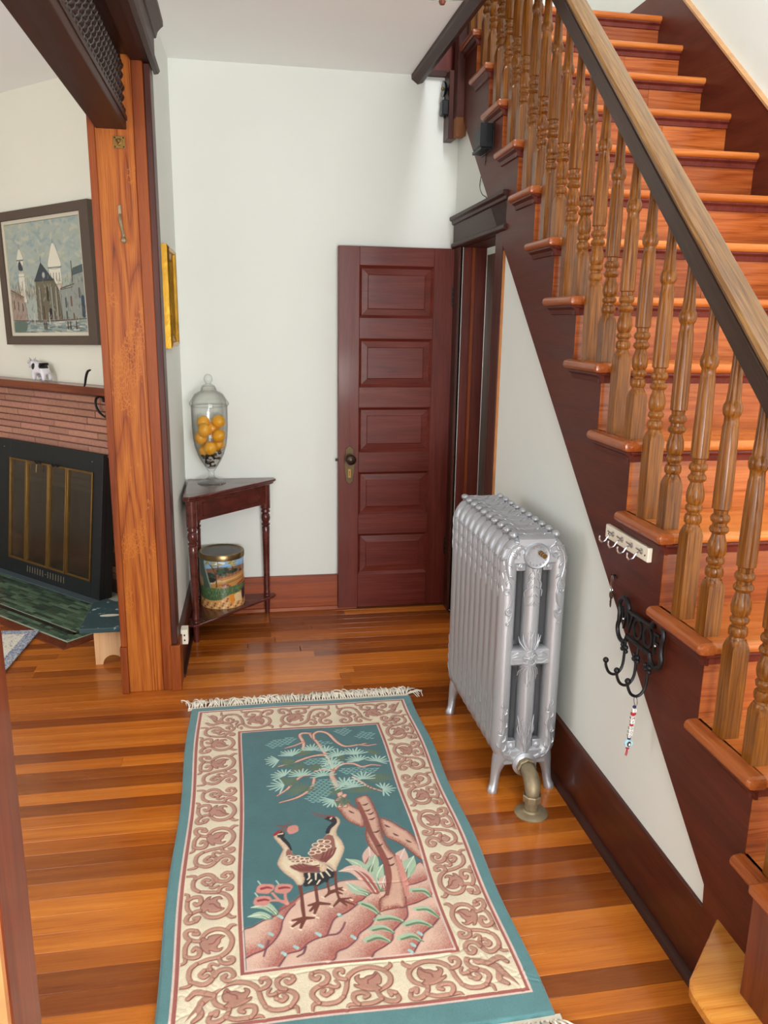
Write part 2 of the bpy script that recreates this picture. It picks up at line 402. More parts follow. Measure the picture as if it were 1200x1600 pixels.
def thin_glass(name, col, rough=.02, boost=1.0):
    m, nt, b = nm(name); nt.nodes.remove(b); out = [n for n in nt.nodes if n.type == 'OUTPUT_MATERIAL'][0]
    t = nt.nodes.new('ShaderNodeBsdfTransparent'); fc = nt.nodes.new('ShaderNodeLayerWeight'); fc.inputs['Blend'].default_value = .5; nt.links.new(mixc(nt, math_n(nt, 'POWER', fc.outputs['Facing'], 2.5), col, [q*.42 for q in col]), t.inputs[0]); g = nt.nodes.new('ShaderNodeBsdfGlossy'); g.inputs['Roughness'].default_value = rough
    f = nt.nodes.new('ShaderNodeLayerWeight'); f.inputs['Blend'].default_value = .5; mx = nt.nodes.new('ShaderNodeMixShader'); nt.links.new(math_n(nt, 'ADD', .03*boost, math_n(nt, 'MULTIPLY', math_n(nt, 'POWER', f.outputs['Facing'], 3), .6)), mx.inputs[0]); nt.links.new(t.outputs[0], mx.inputs[1]); nt.links.new(g.outputs[0], mx.inputs[2]); nt.links.new(mx.outputs[0], out.inputs[0]); return m
M = {}
M['wall'] = wallpaint('hall_paint', 'e2e6e0'); M['parlour'] = wallpaint('parlour_paint', 'e6e4d4'); M['ceil'] = wallpaint('ceiling_paint', 'f8faf9')
M['oak'] = wood('orange_pine_varnish', '451803', '8f4410', 'b86c24', 'z', 8, .55, 12, .45, .05, crack=.42, contrast=.85, gp=.45, fine=.4)
M['oakplain'] = wood('orange_pine_edge', '4a1c06', '7d380f', '9c5018', 'z', 12, .5, 4, .45, .05)
M['darktrim'] = wood('dark_stained_trim', '1f0f0a', '351a12', '482417', 'y', 10, .8, 5, .5, .04, contrast=.3)
M['darktrimz'] = wood('dark_stained_trim_upright', '241008', '43201a', '5b2d1e', 'z', 10, .8, 5, .45, .06)
M['door'] = wood('mahogany_red_varnish', '38110b', '5c2017', '743427', 'z', 9, .7, 5, .42, .08, crack=0, bmp=.3, contrast=.35)
M['doorx'] = wood('mahogany_red_varnish_across', '38110b', '5c2017', '743427', 'x', 9, .7, 5, .40, .12, bmp=.5, contrast=.35)
M['base'] = wood('baseboard_varnish', '27100a', '43190f', '5b2815', 'y', 9, .5, 6, .38, .25, worn='35160e', contrast=.35)
M['basex'] = wood('baseboard_varnish_across', '521e0c', '843a18', 'a85423', 'x', 9, .5, 6, .38, .2, worn='5c2a14')
M['string'] = wood('stringer_varnish', '300d05', '4e1b0c', '632a14', 'y', 7, .6, 6, .48, .06, contrast=.3)
M['tread'] = wood('tread_pine', '803c13', 'ab5c24', 'c67f40', 'x', 9, .5, 6, .28, .4, tint=True, contrast=.45)
M['ready'] = wood('tread_return_pine', '6d2d10', '934a1f', 'aa6535', 'y', 60, .9, 4, .3, .3, contrast=.3)
M['riser'] = wood('riser_pine', '56240f', '91491d', 'b56c36', 'x', 13, .8, 8, .24, .45, tint=True, contrast=.6, gp=.5)
M['balus'] = wood('baluster_oak', '281204', '70400f', 'a76d2b', 'z', 40, 1.5, 5, .30, .2, crack=0, tint=True, contrast=.35, fine=.45)
M['balsq'] = M['balus']
M['rail'] = wood('handrail_dark_side', '1d120d', '35231a', '4a3224', 'y', 30, .8, 4, .42, .15, contrast=.3, rot=(-.712, 0, 0))
M['railtop'] = wood('handrail_worn_top', '33200f', '664523', '8f6a3a', 'y', 40, .8, 4, .36, .25, contrast=.45, fine=.5, rot=(-.712, 0, 0))
M['plank'] = wood('floor_pine', '76370e', 'ad5f1c', 'c97c2c', 'x', 14, .30, 4, .25, .4, tint=True, bmp=.05, contrast=.3, fine=.3)
M['plat'] = wood('platform_pine', '8a4510', 'bd7527', 'd29544', 'x', 7, .5, 8, .3, .4, gp=.45)
M['newel'] = wood('newel_mahogany', '3a1409', '5f2813', '7c3c1e', 'z', 12, .8, 6, .38, .25)
M['table'] = wood('cherry_table', '341512', '50211b', '643127', 'x', 8, .8, 4, .25, .45, contrast=.6)
M['black'] = plain('black_iron', '15171a', .45, .3, .2, 90)
M['blackpaint'] = plain('black_painted_wood', '10181b', .5, 0, .15, 40)
M['silver'] = plain('silver_paint', 'b3b6bb', .40, .62, .15, 260)
M['silverdark'] = plain('radiator_hollow', '4b4d4f', .6, .3)
M['brass'] = plain('aged_brass', '8a6a3a', .38, .85, .15, 120, .2)
M['gold'] = plain('gilt', 'b98c34', .30, 1., .3, 60, .5)
M['chrome'] = plain('chrome', 'c9c9cc', .18, 1.)
M['pipe'] = plain('flaked_bronze_pipe', '8f8166', .5, .45, .4, 90, .5)
M['glass'] = thin_glass('clear_glass', (.985, .99, .985)); M['white'] = plain('cream_paint', 'ece6d3', .4)
TRACE = [[["p","gpink",0,[203,213,203,360,238,385,268,404,302,424,321,450,353,467,373,487,403,501,447,510,475,522,486,531,508,534,546,532,590,512,614,508,682,512,705,548,747,576,765,325,757,222,473,218],"plum"],["r","gred",30,[268,404,299,417,315,436,347,461,372,485]],["r","gred",45,[213,278,236,290,263,300,290,326,310,360,319,396,338,433,357,455]],["r","gred",55,[293,234,311,262,321,276,355,283,374,303,402,318,427,324,439,346,459,385,498,407,533,435]],["r","gred",60,[417,230,438,242,448,265,476,277,504,302,517,323,551,349,569,378,584,394]],["r","gred",55,[530,230,543,253,573,271,597,290,607,319,627,340,656,368,664,407]],["r","gred",50,[637,232,655,258,673,282,686,303,717,326,741,351]],["r","gred",60,[725,215,755,235,781,292]],["r","gred",40,[677,491,707,496,742,509]],["r","gred",50,[592,398,661,410,697,419,742,441]],["r","gred",30,[526,438,546,448,564,467,590,474,615,476]],["s","plum",[4,3],[427,324,457,326,474,344,484,365]],["s","plum",[3,4],[260,276,267,300,276,326]],["s","plum",[3,4],[344,260,361,270,369,291]],["g","leafl",[7,9,4],[538,434,562,415,581,387]],["g","leafl",[7,9,4],[570,367,606,368,639,352]],["g","leafl",[7,9,4],[549,332,579,334,604,316]],["g","leafl",[7,9,4],[528,295,559,303,587,285]],["g","leafl",[7,9,4],[642,338,679,343,711,323]],["g","leafl",[7,9,4],[617,291,648,296,672,275]],["g","leafl",[7,9,4],[685,392,715,388,737,355]],["g","leafl",[7,9,4],[690,468,722,463,738,437]],["s","dot",[5,5],[310,413,317,406]],["s","dot",[5,5],[280,352,287,345]],["s","dot",[5,5],[251,315,258,309]],["s","dot",[5,5],[341,296,347,290]],["s","dot",[5,5],[308,279,315,273]],["s","dot",[5,5],[403,335,410,329]],["s","dot",[5,5],[472,398,479,391]],["s","dot",[5,5],[494,313,500,306]],["s","dot",[5,5],[644,266,649,260]],["s","dot",[5,5],[632,246,638,240]],["s","dot",[5,5],[671,304,677,297]],["s","dot",[5,5],[405,334,411,327]],["l","leafp",[26],[582,599,592,633,595,678],"gred"],["l","leafl",[18],[575,557,552,599,519,627],"leafd"],["l","leafl",[26],[604,487,583,551,597,597,611,640],"leafd"],["l","leafl",[26],[604,483,600,534,625,588],"leafd"],["l","leafp",[26],[589,471,566,539,536,577,493,574],"gred"],["l","leafl",[18],[564,467,533,489,510,522],"leafd"],["l","leafp",[16],[614,486,615,513,626,539],"gred"],["l","leafp",[28],[677,570,682,609,702,654],"gred"],["l","leafl",[30],[678,526,696,567,724,615],"leafd"],["l","leafl",[16],[304,423,275,457,236,456],"leafd"],["l","leafl",[14],[288,408,259,424,226,422],"leafd"],["s","flow",[5,4],[336,459,316,472,297,505]],["s","flow",[5,4],[336,459,332,482,333,506]],["s","flow",[5,4],[332,467,304,475,275,476]],["p","flow",0,[252,516,259,543,280,546,300,540,302,524,287,506,271,507]],["s","flowd",[5,5,3],[267,528,283,531,295,526]],["s","ndl",[2,2],[264,547,257,562]],["p","flow",0,[303,510,310,537,332,540,352,534,353,518,338,500,322,501]],["s","flowd",[5,5,3],[318,523,334,525,346,521]],["s","ndl",[2,2],[316,541,309,557]],["p","flow",0,[243,468,250,494,271,497,290,491,292,475,277,458,262,459]],["s","flowd",[5,5,3],[257,480,273,482,285,478]],["s","ndl",[2,2],[255,498,248,513]],["p","trl",0,[518,920,529,950,555,952,571,906,600,868,604,834,594,783,570,798,546,825,533,863],"trd"],["p","trl",0,[653,818,684,801,709,765,738,722,759,627,749,598,733,616,701,673,676,701,653,729],"trd"],["p","trl",0,[590,922,597,946,630,957,641,933,647,882,649,827,647,775,646,719,655,664,671,621,677,570,675,513,674,476,660,408,633,406,601,400,588,398,593,440,612,459,624,493,628,548,628,607,611,640,596,689,593,739,602,776,600,835,596,877],"trd"],["s","trd",[7,9,9,10,10,9,6],[596,914,604,834,610,747,623,675,636,596,635,528,618,458]],["s","flow",[6,9,9,6],[674,620,678,560,678,494,674,449]],["s","trdd",[2,4,2],[608,900,617,899,629,907]],["s","trdd",[2,4,2],[610,866,619,865,631,873]],["s","trdd",[2,4,2],[618,847,627,845,638,854]],["s","trdd",[2,4,2],[617,817,626,816,637,824]],["s","trdd",[2,4,2],[620,748,629,747,640,755]],["s","trdd",[2,4,2],[619,678,627,677,638,684]],["s","trdd",[2,4,2],[641,613,649,611,660,618]],["s","trdd",[2,4,2],[642,583,650,581,660,588]],["s","trdd",[2,4,2],[559,873,565,864,573,858]],["s","trdd",[2,4,2],[535,908,541,898,549,892]],["s","trdd",[2,4,2],[662,781,668,772,675,766]],["s","trdd",[2,4,2],[681,733,687,724,694,718]],["s","trdd",[2,4,2],[715,694,721,686,728,681]],["s","trl",[9,10,10,9,7],[549,902,543,968,533,1048,526,1094,538,1129],"trd"],["s","trl",[7,6,6,6,5,5],[538,1129,529,1188,511,1270,496,1335,483,1369,475,1403],"trd"],["s","trl",[5,6,6,6,3],[478,1405,448,1407,436,1387,445,1332,435,1271],"trd"],["s","trl",[4,3,2],[446,1342,415,1321,372,1303],"trd"],["s","trl",[4,5,6,6,6,5,4,2],[488,1357,491,1395,515,1414,546,1393,571,1324,598,1288,642,1292,681,1302],"trd"],["s","trl",[3,3,2],[653,1295,684,1285,718,1291],"trd"],["s","trl",[6,6,5,5,4,2],[526,1208,513,1234,466,1231,412,1205,376,1187,340,1176],"trd"],["s","trl",[5,5,5,4,3,2],[543,1133,572,1162,613,1160,641,1137,678,1146,711,1138],"trd"],["s","trl",[5,4,3],[530,1125,498,1135,467,1126],"trd"],["s","trl",[4,5,5,4,2],[445,1106,420,1101,388,1065,361,1022,326,989],"trd"],["s","trl",[5,5,5,4,2],[463,1085,454,1042,432,1002,391,967,332,947],"trd"],["s","trl",[5,5,4,2],[601,1073,630,1033,651,1003,690,973],"trd"],["s","trl",[9,8,7],[531,904,530,937,558,966],"trd"],["t","tick",0,[299,1328,333,1365,403,1381,429,1361,384,1331,319,1299]],["t","tick",0,[559,1413,617,1432,641,1401,602,1362]],["t","tick",0,[644,1345,680,1400,725,1371,712,1324]],["t","tick",0,[489,1315,514,1348,548,1316,524,1294]],["t","tick",0,[421,1185,455,1218,527,1222,524,1188,481,1166]],["t","tick",0,[553,1127,620,1135,700,1123,686,1097,583,1085]],["t","tick",0,[472,1075,527,1075,515,973,463,923,417,938,430,986]],["f","olive",[70,9],[407,1206,352,1194]],["f","olive",[60,9],[468,1254,412,1266]],["f","olive",[80,7],[586,1189,555,1212]],["f","olive",[140,9],[690,1221,703,1249]],["f","olive",[120,11],[427,1132,384,1163]],["f","olive",[120,9],[478,1133,461,1170]],["f","olive",[120,9],[369,1073,340,1073]],["f","olive",[220,15],[413,1005,399,1054]],["f","olive",[100,9],[402,1059,365,1076]],["f","olive",[140,9],[545,985,516,1016]],["f","olive",[90,9],[572,931,530,931]],["f","olive",[160,11],[617,974,617,1026]],["f","olive",[160,11],[666,1036,688,1084]],["f","olive",[160,9],[703,1049,718,1080]],["f","olive",[90,7],[534,928,504,914]],["f","ndl",[110,7],[344,1217,296,1212]],["f","ndl",[130,9],[394,1242,381,1288]],["f","ndl",[150,9],[469,1271,469,1320]],["f","ndl",[160,9],[563,1217,550,1263]],["f","ndl",[150,9],[624,1221,624,1270]],["f","ndl",[150,9],[633,1174,620,1219]],["f","ndl",[190,9],[702,1166,720,1205]],["f","ndl",[220,9],[533,1177,522,1216]],["f","ndl",[180,9],[539,1143,520,1184]],["f","ndl",[150,8],[359,1110,328,1143]],["f","ndl",[160,9],[418,1101,411,1149]],["f","ndl",[180,9],[494,1091,488,1135]],["f","ndl",[140,7],[353,1049,300,1049]],["f","ndl",[220,11],[565,1025,551,1073]],["f","ndl",[180,9],[592,1008,585,1056]],["f","ndl",[180,9],[634,1055,634,1100]],["f","ndl",[220,10],[696,983,734,991]],["f","ndl",[120,7],[516,939,481,914]],["f","ndl",[140,7],[521,1258,521,1297]],["s","leg",[5,4,4],[482,576,479,522,479,479,482,455]],["s","leg",[4,4],[456,533,456,507,458,486]],["s","leg",[6,3],[458,486,441,470]],["s","leg",[6,3],[458,486,479,490]],["s","leg",[6,3],[457,490,495,503]],["s","leg",[6,3],[482,455,461,429]],["s","leg",[6,3],[482,455,513,457]],["s","leg",[6,3],[482,455,519,430]],["s","leg",[6,3],[482,455,498,429]],["s","leg",[6,3],[479,486,492,477]],["s","leg",[6,3],[483,500,496,490]],["p","crw",0,[474,760,480,772,497,796,509,812,509,833,502,843,510,844,520,831,520,810,508,781,502,751,512,724,518,694,517,669,504,631,489,594,482,576,469,597,456,611,427,627,414,653,417,685,435,711,461,736]],["p","crb",0,[473,751,488,745,492,731,492,685,476,655,459,622,437,626,419,648,413,669,420,692,438,714,458,732]],["s","black",[7,7,8,6],[475,762,483,785,501,809,506,831]],["p","black",0,[473,836,483,846,505,843,511,812,493,815,481,826]],["s","redd",[4,4],[490,849,506,842]],["s","beak",[2,4],[433,877,459,861,486,850]],["s","beak",[2,4],[441,862,461,849,477,841]],["s","crw",[3,3],[492,833,496,839]],["c","crl",3,[451,721,462,719]],["c","crl",3,[469,716,480,714]],["c","crl",3,[434,705,445,703]],["c","crl",3,[449,698,460,696]],["c","crl",3,[469,693,480,691]],["c","crl",3,[427,683,438,681]],["c","crl",3,[439,671,449,669]],["c","crl",3,[420,668,431,666]],["c","crl",3,[455,679,466,677]],["s","crd",[3,4,3],[493,683,480,651,457,621]],["s","crd",[3,4,3],[481,678,469,646,452,625]],["s","crd",[3,4,3],[468,672,458,642,447,630]],["s","crd",[3,4,3],[456,667,447,638,443,635]],["s","leg",[6,5,6,5],[376,534,378,485,377,441,377,395]],["s","leg",[5,5],[420,524,420,488,420,449]],["s","leg",[8,4],[377,395,403,393]],["s","leg",[8,4],[377,395,345,391]],["s","leg",[8,4],[377,395,342,368]],["s","leg",[8,4],[377,395,364,360]],["s","leg",[8,4],[420,449,452,441]],["s","leg",[8,4],[420,449,394,443]],["s","leg",[8,4],[420,449,396,421]],["s","leg",[8,4],[420,449,407,410]],["s","crl",[2,3],[409,395,415,391]],["s","crl",[2,3],[336,386,341,382]],["s","crl",[2,3],[337,366,342,361]],["s","crl",[2,3],[358,356,364,352]],["s","crl",[2,3],[452,432,458,428]],["s","crl",[2,3],[401,406,407,402]],["s","crl",[2,3],[433,473,439,468]],["s","crl",[2,3],[511,452,517,447]],["s","crl",[2,3],[498,495,504,491]],["p","black",0,[385,580,408,581,432,573,456,588,460,603,477,581,479,566,474,548,464,546,454,529,448,534,427,519,417,524,400,522,386,526]],["s","crl",[3,2],[405,577,405,559,399,551]],["s","crl",[3,2],[425,574,423,547]],["s","crl",[3,2],[439,574,445,553]],["s","crl",[3,2],[455,581,465,557]],["s","crl",[3,2],[459,599,475,578]],["s","crl",[3,2],[410,547,401,534]],["s","crl",[3,2],[434,543,425,527]],["p","crw",0,[307,764,315,772,333,748,344,721,357,690,362,669,388,653,418,644,442,625,458,607,456,588,437,580,391,583,391,554,384,533,370,532,359,555,334,588,316,625,319,652,329,682,332,702,312,747]],["p","crb",0,[341,680,348,695,357,690,362,669,388,653,418,644,427,627,406,623,367,629,343,656]],["p","crb",0,[351,616,386,622,425,608,439,591,433,580,388,582,367,595]],["s","black",[3,6,7,5],[358,690,349,720,335,747,328,765]],["p","black",0,[316,763,322,792,335,786,341,774,335,751,323,755]],["s","redd",[6,6],[309,773,318,782,324,787]],["s","crw",[3,3],[321,773,334,775]],["s","beak",[4,2],[327,791,342,809,363,832]],["s","beak",[4,3],[336,783,348,795,347,810,318,820]],["p","flow",0,[350,797,357,809,374,813,385,804,384,783,371,772,357,769,350,781]],["c","crl",3,[351,659,359,657]],["c","crl",3,[363,653,372,652]],["c","crl",3,[376,655,384,654]],["c","crl",3,[359,634,368,633]],["c","crl",3,[375,635,383,634]],["c","crl",3,[388,645,396,644]],["c","crl",3,[403,643,411,641]],["c","crl",3,[392,631,400,629]],["c","crl",3,[415,631,423,630]],["c","crl",3,[426,620,435,618]],["s","crd",[3,4,3],[354,615,379,595,438,583]],["s","crd",[3,4,3],[366,618,388,598,437,592]],["s","crd",[3,4,3],[377,620,397,602,437,600]],["s","crd",[3,4,3],[389,622,406,606,437,609]],["p","crw",0,[439,598,451,616,459,599,453,581,440,581]]],[["s",[3,7,9],[7,98,7,91,12,84]],["s",[7,9,9,9,9,9,9,8,8,7],[25,34,13,47,10,66,16,82,29,91,43,87,52,75,55,63,57,46,61,28]],["s",[7,8,8,8,6,3],[61,28,68,18,79,16,87,20,92,16,93,2]],["s",[7,9,9,9,8,7],[86,20,92,38,89,51,80,58,72,53,72,42]],["s",[7,8,8],[72,42,78,35,82,41,80,47]],["s",[6,6,3],[72,53,66,51,64,57,67,66]],["s",[8,9,9,9,8,7],[82,60,77,64,74,73,75,84,82,92,90,89]],["s",[7,9,8],[90,89,91,80,86,73,83,78]],["s",[7,8,9,9,8,6],[56,67,63,71,66,82,63,91,58,90,58,83]],["p",0,[25,35,34,35,46,45,48,53,43,51,46,61,46,70,41,75,42,67,38,65,33,70,27,72,23,79,19,64,21,50,25,48,21,40]],["s",[7,8,9,9,8,7],[26,33,24,22,18,11,10,8,6,14,8,27]],["s",[7,8],[8,27,14,31,13,23]],["s",[7,8,8,7,5,3],[23,16,32,9,43,8,51,9,57,8,60,-3]],["s",[7,8,9,9,8,7],[47,9,51,19,50,31,42,34,36,27,40,22]],["d",0,[34,51,33,59,27,65,23,73]]]]
# ------------------------------------------------------------------ geometry constants
def XS(y): return 1.072+.02*(y-1.9)         # face of the stair stringer
def XL(y): return XS(y)-.035                # tips of the tread returns
def XW(y): return XS(y)+.018                # plaster of the wall under the stairs
def WL(y): return -.322+.0175*(y-3.4)       # plaster of the stub wall left of the hall
YB = 4.338; ZC = 2.81; Z2 = 3.108; XR = 2.12; XRW = 2.145
def YN(j): return 1.342+.2345*j             # tread nosing line
def ZT(j): return .678+.2025*j
SL = .2025/.2345
def S(name, mb, mat, **k):
    lab = k.pop('lab', None); o = mb.build(name, mat, **k); o['kind'] = 'structure'
    return tag(o, lab)
# ------------------------------------------------------------------ floor, one object per board
fl = MB().box(-3.6, 2.2, -1.7, 6.6, -.12, -.0185); floor = S('floor', fl, plain('gap_brown', '2a1408', .7), lab='varnished pine strip floor running through hall and parlour')
BW = .0687; y00 = 1.528-9*BW
def tone_left(y):
    B = [3.426, 3.343, 3.238, 3.163, 3.103, 2.999, 2.955, 2.913, 2.861, 2.771, 2.686, 2.606, 2.53, 2.473, 2.442, 2.388, 2.337, 2.281, 2.175, 2.137, 2.089, 1.97, 1.912, 1.887, 1.824, 1.742, 1.707, 1.67]
    V = [.55, .62, .45, .25, .8, .2, .7, .3, .85, .3, .35, .85, .3, .7, .3, .8, .65, .38, .5, .6, .88, .4, .8, .5, .22, .85, .25]
    for a, b, v in zip(B[:-1], B[1:], V):
        if b <= y < a: return v
    return None
RT = {-1: .8, 0: .18, 1: .85, 2: .8, 3: .82, 4: .35, 5: .2, 6: .42, 7: .22, 8: .75, 9: .5, 10: .3, 11: .6}
pal = [(0.0, (.34, .27, .25)), (.3, (.54, .44, .38)), (.6, (.95, .88, .76)), (1.0, (1.38, 1.42, 1.38))]
def tone_col(v):
    return [np.interp(v, [p[0] for p in pal], [p[1][k] for p in pal]) for k in range(3)]
PM = {}
def plank(x0, x1, yc, v):
    L = round(x1-x0, 2); key = L
    if key not in PM:
        m = MB(); h = BW/2-.0004; c = .0011
        m.frustum([(-L/2, -h, -.018), (L/2, -h, -.018), (L/2, h, -.018), (-L/2, h, -.018)], [(-L/2, -h, -c), (L/2, -h, -c), (L/2, h, -c), (-L/2, h, -c)])
        m.f.pop(); m.mi.pop()
        a = [(-L/2, -h, -c), (L/2, -h, -c), (L/2, h, -c), (-L/2, h, -c)]; k = .0008
        m.frustum(a, [(-L/2+k, -h+k, 0), (L/2-k, -h+k, 0), (L/2-k, h-k, 0), (-L/2+k, h-k, 0)]); m.f.pop(-2); m.mi.pop()
        o = m.build('plank', M['plank'], floor, sharp=20); PM[key] = o
    else: o = twin(PM[key], parent=floor)
    o.location = ((x0+x1)/2, yc, 0); r, g, b = tone_col(v); o.color = (r, g, b, 1)
rr = random.Random(11); npl = 0
for i in range(0, 76):
    yc = y00+(i+.5)*BW
    k = i-9
    if yc > 5.3: break
    segs = [(-2.2, 1.08)] if yc < 3.40 else ([(-1.9, -.53), (WL(yc)-.01, 1.13)] if yc < YB else [(-1.9, -.53)])
    for a, b in segs:
        if b < -.4 and yc > 4.36: a = max(a, -1.75)
        cuts = [a]
        if b-a > 2.5: cuts.append(round(.02+.5*rr.random(), 2))
        elif b-a > 1.3 and yc > 3.4: cuts.append(round(a+.3+.7*rr.random(), 2))
        if i == 27: cuts = [a, -.47]
        cuts.append(b)
        for c0, c1 in zip(cuts[:-1], cuts[1:]):
            v = min(.95, max(.12, rr.gauss(.55, .2)))
            if c0 < -.4 or c1 < .4:
                t = tone_left(yc); v = t if t is not None else v
            elif k in RT: v = RT[k]
            v += rr.uniform(-.05, .05)
            if npl < 298: plank(c0, c1-.0008, yc, v); npl += 1
m = MB()
for i in range(-37, 0):
    yc = y00+(i+.5)*BW; x = -3.5+rr.random()
    m.box(-3.55, x, yc-BW/2+.0004, yc+BW/2-.0004, -.018, 0); m.box(x+.001, x+2.3, yc-BW/2+.0004, yc+BW/2-.0004, -.018, 0); m.box(x+2.301, 2.1, yc-BW/2+.0004, yc+BW/2-.0004, -.018, 0)
for i in range(0, 80):
    yc = y00+(i+.5)*BW; m.box(-3.55, -2.203 if yc < 3.4 else -1.95, yc-BW/2+.0004, yc+BW/2-.0004, -.018, 0)
o = m.build('outer_planks', M['plank'], floor, sharp=20); o['kind'] = 'stuff'; o.color = (.85, .78, .68, 1)
# ------------------------------------------------------------------ ceilings and walls
S('ceiling', MB().box(-3.6, .905, -1.7, YB+.02, ZC, Z2-.03).box(-3.6, -.3, YB+.02, 6.6, ZC+.02, Z2-.03), M['ceil'], lab='plain white plaster ceiling over hall')
S('ceiling_upper', MB().box(-.6, 2.3, -1.7, 6.2, 5.5, 5.6), M['ceil'])
S('floor_upper', MB().box(1.125, 2.2, 4.19, 6.2, ZC+.02, Z2-.031).box(.905, 1.125, YB+.021, 6.2, ZC+.02, Z2-.031), M['ceil'])
S('wall_back', MB().box(-.32, 2.3, YB, YB+.12, -.02, ZC+.02), M['wall'], lab='cream plaster back wall of hall')
S('wall_stairwell', MB().box(XRW, XRW+.1, -1.7, 6.2, -.02, 5.5), M['wall'], lab='white plaster wall beside the staircase')
S('wall_upper', MB().box(-.6, 2.3, 5.6, 5.7, Z2, 5.5), M['wall'])
S('wall_upper_left', MB().box(-.7, -.6, -1.7, 5.7, Z2, 5.5), M['wall'])
m = MB().box(-3.6, -.6, -1.75, -1.65, -.02, ZC); m.box(.42, 2.25, -1.75, -1.65, -.02, .85); m.box(.42, 2.25, -1.75, -1.65, 2.65, 5.5); m.box(1.95, 2.25, -1.75, -1.65, .85, 2.65); m.box(-.6, .42, -1.75, -1.65, 2.4, 5.5); m.box(-.6, -.5, -1.75, -1.65, 0, 2.4)
S('wall_front', m, M['wall'])
S('wall_parlour_back', MB().box(-3.6, -.3, 6.5, 6.6, -.02, 2.83), M['parlour'])
m = MB().box(-3.7, -3.6, -1.7, 1.6, -.02, 2.83); m.box(-3.7, -3.6, 3.6, 6.6, -.02, 2.83); m.box(-3.7, -3.6, 1.6, 3.6, -.02, .8); m.box(-3.7, -3.6, 1.6, 3.6, 2.4, 2.83); S('wall_parlour_left', m, M['parlour'])
# stub wall between parlour and hall (with its slight lean), near wall and the part above the opening
def lean(p): return (p[0]+.0175*(p[1]-3.4), p[1], p[2])
S('wall_left', MB().box(-.528, -.322, 3.40, YB+.02, -.02, ZC+.02).xf(lean), M['wall'], lab='narrow plaster wall between post and corner')
S('wall_left_near', MB().box(-.53, -.318, -1.65, .88, -.02, ZC+.02), M['wall'])
S('wall_left_above', MB().box(-.53, -.335, .88, 3.42, 2.60, ZC+.02), M['wall'])
# wall under the stairs with the doorway
zl = lambda y: .29+.8555*(y-1.5)
Y0, Y1 = 3.53, 4.19
shear = lambda p: (p[0]+XW(p[1]), p[1], p[2])
m = MB()
m.prism([(1.2, 0), (Y0, 0), (Y0, zl(Y0)+.07), (1.505, zl(1.505)+.07), (1.2, .3)], 0, .07, 'x', shear)
m.prism([(Y0, 2.0), (Y1, 2.0), (Y1, zl(Y1)+.07), (Y0, zl(Y0)+.07)], 0, .07, 'x', shear)
m.prism([(Y1, 0), (YB+.01, 0), (YB+.01, ZC), (Y1, zl(Y1)+.07)], 0, .07, 'x', shear)
S('wall_under_stairs', m, M['wall'], lab='triangle of cream plaster beneath the stair stringer')
S('wall_cellar', MB().box(1.16, XRW, 3.33, 3.40, -.02, 2.22), M['wall'])
# parlour: diagonal chimney wall
FO = Vector((-1.113, 5.085, 0)); FT = Vector((1, -1, 0))/math.sqrt(2); FN = Vector((-1, -1, 0))/math.sqrt(2)
def F(p): return tuple(FO+FT*p[0]+FN*p[1]+Vector((0, 0, p[2])))
S('wall_fireplace', MB().box(-3., .86, -.12, 0, 1.17, 2.835).xf(F), M['parlour'], lab='pale diagonal parlour wall above the mantel')
# ------------------------------------------------------------------ baseboards and trims
BF = lambda y: 1.078+.006*(y-1.9)
bs = lambda p: (p[0]+BF(p[1]), p[1], p[2])
o = S('baseboard_right', MB().prism([(1.455, 0), (3.415, 0), (3.415, .222), (1.500, .222)], 0, .05, 'x', bs), M['base'], bev=.004, lab='dark scuffed baseboard along the wall under the stairs')
arc = [(0, 0)]+[(-.020*math.cos(a), .022*math.sin(a)) for a in np.linspace(0, math.pi/2, 6)]
mm = MB(); pa = [(x, 1.455, z) for x, z in arc]; pb = [(x, 3.415, z) for x, z in arc]; mm.frustum([bs(p) for p in pa], [bs(p) for p in pb]); mm.build('shoe_moulding', M['darktrim'], o)
o = S('baseboard_back', MB().box(-.30, .62, YB-.022, YB+.005, 0, .2), M['basex'], bev=.004, lab='reddish brown baseboard on back wall behind corner table')
mm = MB(); mm.prism([(YB-.022-.016, 0), (YB-.02, 0), (YB-.02, .02), (YB-.03, .016)], -.29, .62, 'x'); mm.build('shoe_moulding', M['basex'], o)
o = S('baseboard_left', MB().box(-.325, -.300, 3.50, YB-.01, 0, .2).xf(lean), M['base'], bev=.004, lab='dark worn baseboard on the stub wall')
mm = MB().box(-.302, -.286, 3.50, YB-.03, 0, .018).xf(lean); mm.build('shoe_moulding', M['darktrim'], o)
# well trim round the stair opening
m = MB()
m.prism([(.885, ZC-.022), (.918, ZC-.045), (.945, ZC-.035), (.958, ZC-.01), (.958, ZC+.03), (.885, ZC+.005)], .3, YB, 'y')
t1 = S('trim_1', m, M['darktrim'], bev=.003, lab='dark moulding along the ceiling edge of stairwell')
MB().box(.905, .935, .3, YB, ZC-.005, Z2).build('fascia', M['door'], t1)
MB().box(.935, 1.13, YB-.012, YB+.02, ZC+.018, Z2+.2).build('fascia', M['door'], t1, label='glossy maroon board at the end of the stairwell')
MB().box(.935, 1.06, YB-.03, YB+.01, ZC-.005, ZC+.02).build('fillet', M['darktrim'], t1)
